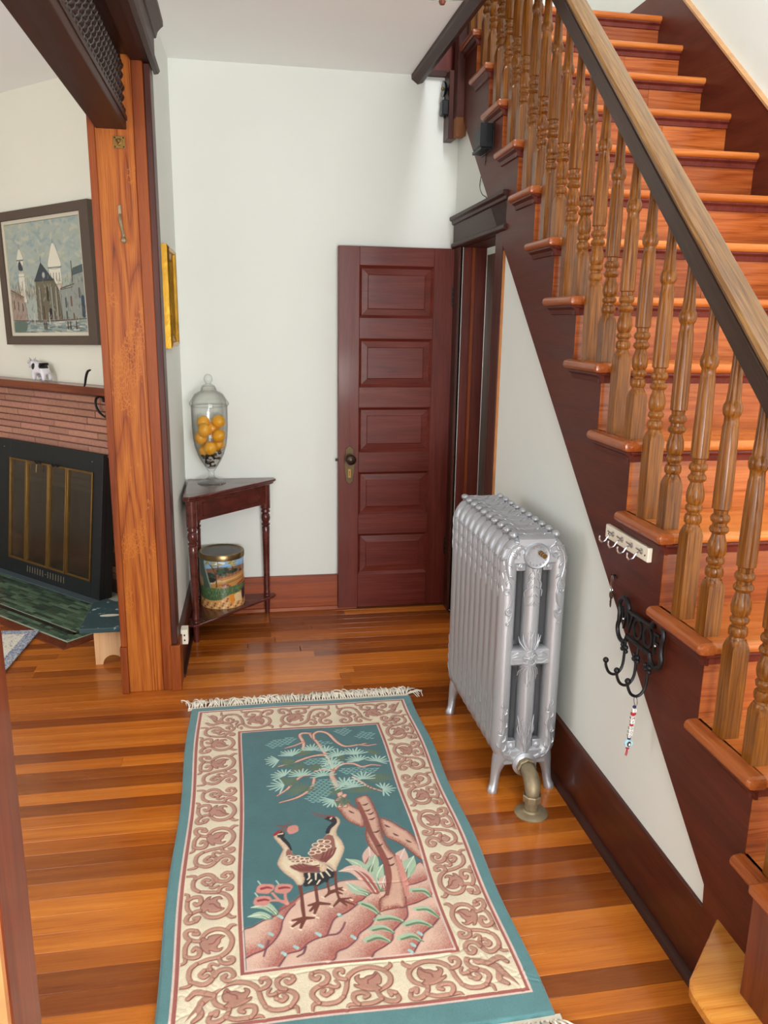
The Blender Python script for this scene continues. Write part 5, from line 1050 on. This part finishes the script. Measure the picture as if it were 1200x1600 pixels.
o = bpy.data.objects.new('hearth_tiles', me); COLL.objects.link(o); o.parent = fp; o['kind'] = 'stuff'
MB().box(-1.1, .845, -.205, -.10, .003, .008).build('slate_strip', plain('grey_slate', '4c5a60', .4, vary=.15), fp, raw=True, bev=.002)
m = MB(); m.prism([(-1.1, -.622), (.924, -.622), (.985, -.683), (-1.1, -.683)], -.012, .005, 'z'); m.build('hearth_border', M['newel'], fp, raw=True, bev=.002)
m = MB(); m.prism([(.926, -.622), (.926, -.05), (.987, -.05), (.987, -.683)], -.012, .005, 'z'); m.build('hearth_border', M['newel'], fp, raw=True, bev=.002)
# fire screen leaning on the bricks
fs = thing('fire_screen', F((0, .150, .0085)), 'black framed fireplace screen with four brass edged glass panels', 'screen'); fs.rotation_euler = (-math.radians(6.3), 0, -math.pi/4)
x0, x1, H = -.53, .537, .845; gx = [-.395, -.21, .025, .208, .455]; gz0, gz1 = .095, .735
MB().box(x0, gx[0], 0, .028, 0, H).build('stile', M['blackpaint'], fs, raw=True, bev=.002); MB().box(gx[-1], x1, 0, .028, 0, H).build('stile', M['blackpaint'], fs, raw=True, bev=.002)
MB().box(gx[0], gx[-1], .0005, .0275, 0, gz0).build('rail', M['blackpaint'], fs, raw=True); MB().box(gx[0], gx[-1], .0005, .0275, gz1, H).build('rail', M['blackpaint'], fs, raw=True)
MB().box(x1-.03, x1, .0285, .085, .0, H-.02).build('side_return', M['blackpaint'], fs, raw=True)
smoky = thin_glass('smoky_glass', (.5, .5, .46), .2, 4.)
for i in range(4):
    a, b = gx[i], gx[i+1]; yy = -.004 if i in (1, 2) else -.002; m = MB(); q = .012
    m.box(a+.001, a+q, yy-.006, .012, gz0, gz1); m.box(b-q, b-.001, yy-.006, .012, gz0, gz1); m.box(a+q, b-q, yy-.006, .012, gz1-q, gz1); m.box(a+q, b-q, yy-.006, .012, gz0, gz0+q)
    pf = m.build('panel_frame', M['brass'], fs, raw=True, bev=.0015)
    MB().box(a+q, b-q, .003, .007, gz0+q, gz1-q).build('pane', smoky, pf, raw=True)
m = MB()
for cx in (-.075, .10): m.tube([(cx-.03, -.012, gz1-.004), (cx-.015, -.022, gz1+.004), (cx, -.024, gz1-.004), (cx+.015, -.022, gz1+.004), (cx+.03, -.012, gz1-.004)], .006, 8, sub=3); 
m.build('pull', M['black'], fs, raw=True)
m = MB().tube([(-.075, -.02, gz1-.006), (-.077, -.022, gz1-.06)], .003, 6); m.build('pull_chain', M['brass'], fs, raw=True)
m = MB()
for k in range(15):
    if k == 7: m.box(-.006+.0, .010, -.0015, .002, .050, .053); continue
    cx = -.19+k*.0272; m.box(cx-.003, cx+.003, -.0015, .002, .034, .072)
    if k % 2 and k != 7: m.box(cx-.005, cx+.005, -.0015, .002, .047, .051)
m.build('vent_slots', plain('dull_brass_slot', '8a7f6a', .5, .5), fs, raw=True)
m = MB()
for x in (-.46, .44): m.ball((x, -.001, H-.05), .004, 6, 4)
m.build('screw', M['chrome'], fs, raw=True)['kind'] = 'stuff'
# iron scroll hook by the mantel
ih = thing('iron_scroll_hook', F((.53, .03, 1.10)), 'black wrought iron scroll hook at mantel end beside the post', 'hook'); ih.rotation_euler = (0, 0, -math.pi/4)
m = MB(); m.tube([(.05, -.10, .225), (.035, -.11, .215), (.015, -.11, .18), (.004, -.11, .145), (-.006, -.11, .135)], [.004, .007, .007, .006, .004], 8, sub=4); m.build('upper_scroll', M['black'], ih, raw=True)
m = MB(); m.tube([(.02, -.005, .060), (-.02, -.005, .07), (-.055, -.005, .055), (-.062, -.005, .02), (-.04, -.005, -.012), (.0, -.005, -.035), (.035, -.005, -.045)], [.004, .006, .007, .007, .007, .006, .006], 8, sub=4); m.ball((.014, -.005, .052), .011, 10, 7)
m.tube([(.02, -.005, -.034), (.035, -.005, -.022), (.052, -.005, -.040), (.036, -.005, -.056), (.02, -.005, -.034)], .005, 6); m.build('scroll', M['black'], ih, raw=True)
# toy cow on the mantel
cw = thing('toy_cow', F((-.012, .060, 1.2305)), 'small black and white toy cow standing on the mantel shelf', 'figurine'); cw.rotation_euler = (0, 0, -math.pi/4)
def skin(name, nodes, edges, mat, parent, sub=2):
    me = bpy.data.meshes.new(name); me.from_pydata([n[:3] for n in nodes], edges, []); o = bpy.data.objects.new(name, me); COLL.objects.link(o); o.parent = parent; me.materials.append(mat)
    sk = o.modifiers.new('skin', 'SKIN'); 
    if not me.skin_vertices: me.skin_vertices.new()
    for i, n in enumerate(nodes): d_ = me.skin_vertices[0].data[i]; d_.radius = (n[3], n[3]*(n[4] if len(n) > 4 else 1)); d_.use_root = (i == 0)
    sk.use_smooth_shade = True; s2 = o.modifiers.new('sub', 'SUBSURF'); s2.levels = sub; s2.render_levels = sub; return o
cm, nt, b = nm('cow_glaze'); tcn = nt.nodes.new('ShaderNodeTexCoord'); sep = nt.nodes.new('ShaderNodeSeparateXYZ'); nt.links.new(tcn.outputs['Object'], sep.inputs[0])
def spot(cx, cz, rx, rz):
    a = math_n(nt, 'POWER', math_n(nt, 'ABSOLUTE', math_n(nt, 'DIVIDE', math_n(nt, 'SUBTRACT', sep.outputs[0], cx), rx)), 2); b2 = math_n(nt, 'POWER', math_n(nt, 'ABSOLUTE', math_n(nt, 'DIVIDE', math_n(nt, 'SUBTRACT', sep.outputs[2], cz), rz)), 2)
    return math_n(nt, 'LESS_THAN', math_n(nt, 'ADD', a, b2), 1)
sp_ = math_n(nt, 'MAXIMUM', spot(-.022, .086, .020, .018), math_n(nt, 'MAXIMUM', spot(.060, .094, .027, .018), spot(0, -.003, .2, .009)))
nt.links.new(mixc(nt, sp_, srgb('e2e0e6'), srgb('131316')), b.inputs['Base Color']); b.inputs['Roughness'].default_value = .3
nodes = [(.02, 0, .075, .030), (.062, 0, .078, .031), (-.022, 0, .078, .030), (-.050, 0, .098, .022), (-.072, 0, .108, .0195), (-.092, 0, .086, .0135), (-.101, 0, .076, .010),
         (-.028, -.018, .045, .014), (-.030, -.019, .004, .0115), (-.020, .018, .045, .014), (-.020, .019, .004, .0115), (.064, -.018, .045, .015), (.068, -.019, .004, .0115), (.068, .018, .045, .015), (.074, .019, .004, .0115)]
skin('body', nodes, [(0, 1), (0, 2), (2, 3), (3, 4), (4, 5), (5, 6), (2, 7), (7, 8), (2, 9), (9, 10), (1, 11), (11, 12), (1, 13), (13, 14)], cm, cw)
m = MB(); m.ball((-.062, -.026, .112), (.006, .014, .007), 8, 6, Matrix.Rotation(.5, 3, 'X')); m.ball((-.060, .026, .112), (.006, .014, .007), 8, 6, Matrix.Rotation(-.5, 3, 'X')); m.build('ear', plain('cow_ear', 'c9c6cc', .4), cw, raw=True)
m = MB(); m.tube([(-.064, -.010, .120), (-.060, -.018, .128), (-.064, -.020, .136)], [.004, .003, .001], 6); m.tube([(-.064, .010, .120), (-.060, .018, .128), (-.064, .020, .136)], [.004, .003, .001], 6); m.tube([(.092, 0, .095), (.100, 0, .07), (.098, 0, .045)], [.004, .003, .005], 6); m.build('horns_and_tail', plain('cow_horn', 'b8b0a4', .4), cw, raw=True)
m = MB(); m.ball((-.084, -.0145, .102), .0028, 6, 5); m.ball((-.084, .0145, .102), .0028, 6, 5); m.build('eye', M['black'], cw, raw=True)
# painting above the mantel
pa = thing('painting', F((.075, .012, 1.82)), 'oil painting of a pale town square with towers in a brown frame above mantel', 'painting'); pa.rotation_euler = (0, -math.radians(-1.4)*-1, -math.pi/4)
w2, h2 = .45, .378
brown = plain('brown_frame', '57483d', .7, 0, .1, 40, .08); liner = plain('linen_liner', 'cfc7b2', .8, 0, .1, 90)
l, r_, t_, b_ = .05, .078, .05, .05
def frm(name, mat, X0, X1, Z0, Z1, l, r_, t_, b_, y0, y1, lab=None):
    for q in ([(X0, Z0), (X0+l, Z0+b_), (X0+l, Z1-t_), (X0, Z1)], [(X1, Z0), (X1, Z1), (X1-r_, Z1-t_), (X1-r_, Z0+b_)], [(X0, Z1), (X0+l, Z1-t_), (X1-r_, Z1-t_), (X1, Z1)], [(X0, Z0), (X1, Z0), (X1-r_, Z0+b_), (X0+l, Z0+b_)]):
        m = MB(); m.prism(q, y0, y1, 'y'); m.build(name, mat, pa, raw=True, bev=.0015)
frm('frame_rail', brown, -w2, w2, -h2, h2, l, r_, t_, b_, -.028, .010)
ix0, ix1, iz0, iz1 = -w2+l, w2-r_, -h2+b_, h2-t_
frm('liner', liner, ix0, ix1, iz0, iz1, .020, .022, .020, .020, -.016, -.002)
W_, H_ = (ix1-ix0-.042)*1000, (iz1-iz0-.040)*1000
c = Canvas(W_, H_, 2.5, 'a2aca2')
def U(x, y): return x*W_, (1-y)*H_
def UP(*p): return [U(*q) for q in p]
rq = np.random.RandomState(2)
for k in range(260):
    x, y = rq.rand(), rq.rand()*.62; p = U(x, y); a = rq.rand()*3
    c.stroke([p, (p[0]+40*math.cos(a), p[1]+18*math.sin(a)), (p[0]+70*math.cos(a), p[1]+20*math.sin(a)+8)], [14, 18, 8], ('a6b0a6', '97a5a2', 'b0b39f', '8d9f9f', 'a0aa98', 'b6b8a4')[k % 6], sub=3)
for _ in range(4): c.img[1:-1, 1:-1] = (c.img[1:-1, 1:-1]*2+c.img[:-2, 1:-1]+c.img[2:, 1:-1]+c.img[1:-1, :-2]+c.img[1:-1, 2:])/6
def tower(cx, w_, top, base, dome, col):
    c.poly(UP((cx-w_, base), (cx-w_*.9, dome), (cx+w_*.9, dome), (cx+w_, base)), col, '6f736c', 2, smooth=False); c.poly(UP((cx-w_*.95, dome), (cx-w_*.7, dome-(dome-top)*.5), (cx, top), (cx+w_*.7, dome-(dome-top)*.5), (cx+w_*.95, dome)), col, '6b7070', 2.5)
    c.stroke([U(cx, top-.035), U(cx, top+.01)], [3], '5f6466'); c.stroke([U(cx-w_, dome), U(cx+w_, dome)], [6], '53606a')
    for i in range(4): c.stroke([U(cx-w_*.7+i*w_*.45, dome+.05), U(cx-w_*.7+i*w_*.45, dome+.12)], [6], '5a605c')
    c.stroke([U(cx-w_, dome+.15), U(cx+w_, dome+.15)], [3], '8a8c80')
tower(.17, .045, .22, .72, .33, 'd9d6c4'); tower(.63, .085, .20, .62, .42, 'dcd8c4')
c.poly(UP((.14, .36), (.17, .34), (.20, .42), (.145, .42)), '2f3c46')
c.poly(UP((0, .62), (.16, .68), (.20, .78), (.20, .9), (0, .9)), 'a08d80', '5a4038', 3, smooth=False); c.stroke([U(0, .6), U(.17, .67)], [10], '7a4436')
for x in (.03, .09, .15): c.stroke([U(x, .70+x*.2), U(x, .77+x*.15)], [9], '3a2c28')
for k in range(120): x = .0+rq.rand()*.98; c.stroke([U(x, .72-rq.rand()*.1), U(x+.02*rq.randn(), .52+.1*rq.rand())], [2.5], ('6d5a42', '7f7a62', '5b4a3a', '8a6a44')[k % 4], sub=2)
c.poly(UP((.35, .92), (.36, .52), (.60, .52), (.66, .62), (.68, .92)), '6b6552', '3a2f26', 4, smooth=False); c.poly(UP((.345, .53), (.45, .37), (.60, .53)), '38424a', '22282c', 4, smooth=False); c.poly([(U(.475, .48)[0]+13*math.cos(t), U(.475, .48)[1]+16*math.sin(t)) for t in np.linspace(0, 6.28, 9)[:-1]], 'b5b8ae'); c.stroke([U(.45, .37), U(.45, .31)], [4], '3a3430')
for x in (.40, .56, .62): c.stroke([U(x, .9), U(x, .6)], [14], '8d8f84'); c.stroke([U(x+.02, .9), U(x+.02, .6)], [4], '3a2c24')
c.stroke([U(.51, .70), U(.51, .60)], [20], '2f2a28'); c.stroke([U(.53, .92), U(.53, .80)], [26], '1f1c1d'); c.stroke([U(.44, .9), U(.44, .76)], [10], '54301f')
c.poly(UP((.68, .92), (.68, .62), (.84, .60), (.84, .5), (1.0, .46), (1.0, .92)), '8e948b', '3f4544', 4, smooth=False); c.poly(UP((.84, .5), (.86, .44), (1.0, .41), (1.0, .47)), '4d5a5c', '2f3436', 3, smooth=False); c.stroke([U(.68, .61), U(.86, .575)], [7], '5f4436'); c.stroke([U(.845, .55), U(.845, .38)], [8], '4a4440')
for x, y in ((.74, .70), (.81, .69), (.74, .82), (.83, .84), (.92, .62)): c.stroke([U(x, y), U(x, y+.07)], [15], ('4f565a', '6a5244')[int(x*100) % 2])
c.stroke([U(.955, .85), U(.955, .70)], [30], '2f4456')
c.poly(UP((0, .89), (1, .88), (1, 1), (0, 1)), '8f9b95', smooth=False)
for k in range(90): p = U(rq.rand(), .9+.1*rq.rand()); c.stroke([p, (p[0]+50, p[1]+4*rq.randn())], [9, 5], ('a8b0a6', '6f827f', '5a6a66', 'bdbfb0', '7f8f80')[k % 5], sub=2)
c.stroke([U(0, .885), U(.5, .895), U(1, .88)], [5, 7, 5], '5b3f30'); c.poly(UP((0, .9), (.18, .9), (.16, .99), (.0, .99)), '5d7064')
for x in (.43, .455, .74, .775, .85): c.stroke([U(x, .965), U(x, .90)], [13, 8], ('4a2a26', '33282a')[int(x*200) % 2]); c.stroke([U(x, .90), U(x, .888)], [7], '9a7a66')
for x in (.30, .505): c.stroke([U(x, .92), U(x, .82)], [9, 6], 'c3c0ae')
for k in range(240):
    x, y = rq.rand(), .5+.42*rq.rand(); p = U(x, y); a = 1.57+rq.randn()*.35
    c.stroke([p, (p[0]+18*math.cos(a), p[1]+18*math.sin(a))], [3.5, 2], ('3f352c', '8f9084', '6a5b48', 'b5b5a5', '4b5452', '7a5a44')[k % 6], sub=2)
c.img *= (1+.10*(c.noise-.5))[..., None]
o = canvas_grid(c, 'canvas', attr_mat('oil_paint', .45, coat=.1), pa, warp=lambda P: np.stack([P[:, 0], P[:, 2]*0, P[:, 1]], 1)); o.location = (ix0+.021, -.008, iz0+.020)
# ------------------------------------------------------------------ footstool, parlour rug
fsx = thing('footstool', (-.64, 3.82, 0), 'low footstool with teal painted top and raw pine ends half behind post', 'stool')
pine = wood('raw_pine', 'b98a58', 'd0a478', 'dfb88e', 'z', 14, .8, 5, .55, 0, bmp=.04)
for yy in (3.70, 3.935):
    ax0, ax1, cx, r = -.711, -.548, -.630, .047
    pl_ = [(ax0, 0), (ax0-.001, .184), (ax1+.001, .184), (ax1, 0), (cx+r, 0)]+[(cx+r*math.cos(a), .001+r*.95*math.sin(a)) for a in np.linspace(0, math.pi, 14)[1:-1]]+[(cx-r, 0)]
    m = MB(); m.prism(pl_, yy, yy+.018, 'y'); m.build('end_panel', pine, fsx, bev=.001)
MB().box(-.705, -.55, 3.72, 3.935, .14, .183).build('stretcher', pine, fsx) if False else None
mt, nt, b = nm('teal_painted_top'); v = coords(nt, (1, 1, 1), 0); f = noise(nt, v, 22, 5, .65); e = math_n(nt, 'GREATER_THAN', f, .62)
nt.links.new(mixc(nt, e, mixc(nt, noise(nt, v, 5, 2), srgb('1c3337'), srgb('33545a')), srgb('93a3a2')), b.inputs['Base Color']); b.inputs['Roughness'].default_value = .4
MB().box(-.762, -.50, 3.635, 4.005, .184, .208).build('top', mt, fsx, bev=.004)
m = MB(); m.lathe([(0, 0), (1, 0), (1, .0008), (0, .0012)], (0, 0, 0), 24); m.xf(lambda p: Vector((-.650+p.x*.046, 3.80+p.y*.015, .2082+p.z))); m.build('painted_feather', plain('cream_motif', 'c9c2b2', .6, 0, 0, 40, .25), fsx)
pr = thing('parlour_rug', (-1.62, 3.75, 0), 'cream rug with blue patterned border at left edge of the parlour floor', 'rug'); pr.rotation_euler = (0, 0, math.radians(-4.5))
mt, nt, b = nm('parlour_rug_weave'); tcn = nt.nodes.new('ShaderNodeTexCoord'); sep = nt.nodes.new('ShaderNodeSeparateXYZ'); nt.links.new(tcn.outputs['Object'], sep.inputs[0])
ex = math_n(nt, 'SUBTRACT', .52, math_n(nt, 'ABSOLUTE', sep.outputs[0])); ey = math_n(nt, 'SUBTRACT', .46, math_n(nt, 'ABSOLUTE', sep.outputs[1])); ed = math_n(nt, 'MINIMUM', ex, ey); inb = math_n(nt, 'LESS_THAN', ed, .055)
v = coords(nt, (1, 1, 1), 0); n1 = noise(nt, v, 60, 3, .6, 2.5); n2 = noise(nt, v, 26, 3, .55, 3.)
cb = ramp(nt, n1, [(.40, srgb('46557a')), (.5, srgb('8f9ab2')), (.6, srgb('d0cdc0'))]); ci = ramp(nt, math_n(nt, 'PINGPONG', math_n(nt, 'MULTIPLY', n2, 6), 1), [(.08, srgb('6a6a74')), (.2, srgb('cfcabb')), (.9, srgb('ddd8c9'))])
nt.links.new(mixc(nt, inb, ci, cb), b.inputs['Base Color']); b.inputs['Roughness'].default_value = .95; bump(nt, b, n1, .4, .003)
MB().box(-.52, .52, -.46, .46, .0055, .0125).build('weave', mt, pr, raw=True, bev=.003)
# ------------------------------------------------------------------ things hanging on the stringer
def txt(body, size, sx_, depth):
    cu = bpy.data.curves.new('t', 'FONT'); cu.body = body; cu.size = size; cu.extrude = depth/2; cu.align_x = 'CENTER'; cu.align_y = 'CENTER'; cu.resolution_u = 4
    o = bpy.data.objects.new('t', cu); COLL.objects.link(o); dg = bpy.context.evaluated_depsgraph_get(); me = bpy.data.meshes.new_from_object(o.evaluated_get(dg))
    vs = [Vector((v.co.x*sx_, v.co.y, v.co.z)) for v in me.vertices]; fs = [tuple(p.vertices) for p in me.polygons]; bpy.data.objects.remove(o); bpy.data.curves.remove(cu); bpy.data.meshes.remove(me); return vs, fs
kr = thing('key_rack', (1.06, 2.03, 1.0), 'cream key rack board with four chrome hooks on the stringer', 'rack')
MB().box(-.014, .0, 1.900, 2.170, .981, 1.022).xf(sx).build('board', M['white'], kr, bev=.003)
for y in (2.115, 2.055, 1.995, 1.935):
    X_ = XS(y)-.014; m = MB(); m.lathe([(0, 0), (.0085, 0), (.0085, .002), (.006, .005), (0, .006)], (X_, y, 1.004), 14, fn=lambda p: (2*X_-p[0], p[1], p[2]), ax='x')
    m.tube([(X_-.003, y, 1.004), (X_-.016, y, .998), (X_-.024, y, .986), (X_-.034, y, .981), (X_-.042, y, .990), (X_-.042, y, 1.002)], .0026, 8, sub=4); m.tube([(X_-.003, y, 1.006), (X_-.014, y, 1.012), (X_-.018, y, 1.016)], .0026, 8, sub=3); m.build('hook', M['chrome'], kr)
m = MB()
for y in (2.145, 1.915): m.ball((XS(y)-.0145, y, .998), .0025, 6, 4)
m.build('nail', M['black'], kr)
wr = thing('bone_hook_rack', (1.05, 1.9, .78), 'black metal bone shaped rack with cutout letters and three hooks', 'rack')
def B(p): y = 1.908-p[0]; return Vector((XS(y)-.014-p[2], y, .782+p[1]))   # local x to the right, y up, z towards the room
m = MB()
def ringp(cx, cy, r, a0, a1, n=14): return [B((cx+r*math.cos(a), cy+r*math.sin(a), 0)) for a in np.linspace(math.radians(a0), math.radians(a1), n)]
q = ringp(-.098, .030, .032, 10, 215)+ringp(-.098, -.034, .032, 145, 350); q2 = ringp(.098, .034, .032, 170, -35)+ringp(.098, -.030, .032, 35, -170)
m.tube(q+[B((-.066, -.040, 0)), B((.066, -.036, 0))]+q2[::-1]+[B((.066, .040, 0)), B((-.066, .036, 0)), q[0]], .0065, 8)
m.build('bone_outline', M['black'], wr)
vs, fs = txt('WOOF', .088, .82, .006); m = MB().add([B(v) for v in vs], fs); m.build('letters', M['black'], wr, sharp=20)
for k, hx in enumerate((-.070, .002, .070)):
    m = MB(); m.tube([B((hx, -.035, 0)), B((hx, -.075, .002)), B((hx, -.125, .004)), B((hx, -.148, .014)), B((hx, -.156, .029)), B((hx, -.148, .045)), B((hx, -.128, .055)), B((hx, -.112, .057))], .0042, 8, sub=4); m.ball(tuple(B((hx, -.110, .057))), .0085, 12, 8)
    hk = m.build('hook', M['black'], wr)
    m = MB(); m.tube([B((hx-.010, -.075, .004)), B((hx+.010, -.079, .004))], .005, 8)
    for a in (-.011, .011):
        for b in (-.006, .006): m.ball(tuple(B((hx+a, -.077+b, .004))), .0068, 8, 6)
    m.build('bone_bead', M['black'], hk)
m = MB(); m.ball(tuple(B((-.090, .004, .004))), .004, 8, 6); m.ball(tuple(B((.100, .0, .004))), .004, 8, 6); m.build('screw', M['chrome'], wr)
# beaded key fob on the third hook
base = B((.070, -.160, .029)); fb = thing('bead_fob', tuple(base), 'beaded lettered key fob hanging from the rightmost rack hook', 'key fob')
cx, cy, cz = base
m = MB(); m.tube([(cx+.002*math.sin(a), cy+.013*math.sin(a)*1., cz-.010+.013*math.cos(a)) for a in np.linspace(0, 2*math.pi, 20)], .0012, 6, cap=False); m.build('split_ring', M['chrome'], fb)
wb = plain('white_bead', 'eceae6', .35); rd = plain('red_bead', 'b01c2c', .3); nv = plain('navy_bead', '1c2a58', .35)
z = cz-.024; seq = [('n', ''), ('w', 'I'), ('r', ''), ('w', 'M'), ('w', 'Y'), ('r2', ''), ('w', 'D'), ('w', 'O'), ('w', 'G'), ('n', ''), ('p', ''), ('r2', '')]
xx = lambda z: cx-.004*(cz-z)/.13; yy = lambda z: cy+.010*(cz-z)/.13
for k, ch in seq:
    x, y = xx(z), yy(z)
    if k == 'w':
        h = .0058; z -= h; bd = MB().box(x-h, x+h, y-h, y+h, z-h+.0003, z+h-.0003).build('bead', wb, fb, bev=.0012)
        vs, fs = txt(ch, .0105, 1., .0006); m = MB(); m.add([(x-h-.0003-v.z, y-v.x, z+v.y) for v in vs], fs); m.add([(x+v.x, y-h-.0003-v.z, z+v.y) for v in vs], fs); m.build('letter', M['black'], bd); z -= h
    elif k == 'p':
        z -= .011; pb = MB().lathe([(0, -.004), (.0105, -.004), (.012, -.002), (.012, .002), (.0105, .004), (0, .004)], (x, y, z), 20, ax='y').build('photo_bead', plain('pale_blue_bead', 'a9d4e2', .25, coat=.5), fb)
        m = MB(); m.ball((x, y-.0042, z-.001), (.006, .001, .0085), 10, 6); m.build('bead_picture', plain('dog_brown', '2f2620', .4), pb); m = MB(); m.ball((x+.001, y-.005, z-.002), (.0028, .0008, .004), 8, 5); m.build('bead_picture_light', wb, pb); z -= .011
    elif k == 'n': h = .004; z -= h; MB().ball((x, y, z), (.0052, .0052, h), 10, 7).build('bead', nv, fb); z -= h
    else:
        h = .006 if k == 'r' else .0042; z -= h; m = MB()
        if k == 'r': m.ball((x-.003, y, z+.001), (.005, .005, .0052), 10, 7); m.ball((x+.003, y, z+.001), (.005, .005, .0052), 10, 7); m.frustum([(x-.007, y-.004, z), (x+.007, y-.004, z), (x+.007, y+.004, z), (x-.007, y+.004, z)], [(x-.001, y-.002, z-.006), (x+.001, y-.002, z-.006), (x+.001, y+.002, z-.006), (x-.001, y+.002, z-.006)][::1])
        else: m.ball((x, y, z), (.0055, .0055, h), 10, 7)
        m.build('bead', rd, fb); z -= h
x, y = xx(z), yy(z); m = MB(); m.tube([(x, y, z+.004), (x-.003, y-.001, z-.008), (x-.004, y, z-.018)], .0014, 5); m.tube([(x, y, z+.004), (x+.002, y+.001, z-.010), (x+.001, y+.003, z-.022)], .0014, 5); m.build('cord_end', rd, fb)
# key on a nail
ky = thing('door_key', (1.058, 2.108, .83), 'bronze key on a wire loop hanging from a stringer nail', 'key')
X_ = XS(2.108)
m = MB(); m.tube([(X_+.0, 2.106, .880), (X_-.016, 2.106, .884)], .0022, 6); m.box(X_-.005, X_, 2.094, 2.118, .874, .880); m.build('nail', M['black'], ky)
m = MB(); m.tube([(X_-.010, 2.106, .886), (X_-.010, 2.112, .872), (X_-.009, 2.114, .846), (X_-.009, 2.107, .838), (X_-.009, 2.102, .846), (X_-.010, 2.101, .872), (X_-.010, 2.106, .886)], .0009, 5); m.build('loop', M['chrome'], ky)
m = MB(); m.tube([(X_-.009+.0*a, 2.107+.006*math.sin(a), .835+.006*math.cos(a)) for a in np.linspace(0, 6.283, 14)], .001, 5); m.build('ring', M['chrome'], ky)
m = MB(); P = [(2.107+.011*math.sin(a), .818+.011*math.cos(a)) for a in np.linspace(0, 2*math.pi, 16)[:-1]]; m.prism(P, X_-.010, X_-.0075, 'x'); m.prism([(2.104, .810), (2.110, .810), (2.110, .800), (2.113, .797), (2.110, .794), (2.112, .790), (2.110, .786), (2.107, .780), (2.104, .786)], X_-.010, X_-.0075, 'x'); m.build('key_blade', plain('bronze_key', '6d5238', .35, .8), ky)
# ------------------------------------------------------------------ ceiling lamp at the top of the picture
lm = thing('ceiling_lamp', (.64, 2.60, 2.60), 'pale green glass ceiling lamp with wooden finial near the top edge', 'lamp')
m = MB(); m.lathe([(.02, .10), (.12, .085), (.185, .045), (.20, .012), (.20, .0), (.196, .0), (.194, .012), (.18, .042), (.118, .080), (.02, .094)], (.64, 2.60, 2.60), 40); m.build('shade', glass('green_glass', (.75, .93, .84), .25), lm)
m = MB(); m.lathe([(0, -.005), (.008, -.003), (.012, .006), (.009, .014), (0, .016)], (.668, 2.803, 2.595), 14); m.build('finial', M['newel'], lm)
m = MB(); m.lathe([(.0, .205), (.055, .205), (.055, .19), (.012, .18), (.012, .09), (.03, .088), (.03, .06), (0, .06)], (.64, 2.60, 2.60), 24); m.build('stem', M['brass'], lm)
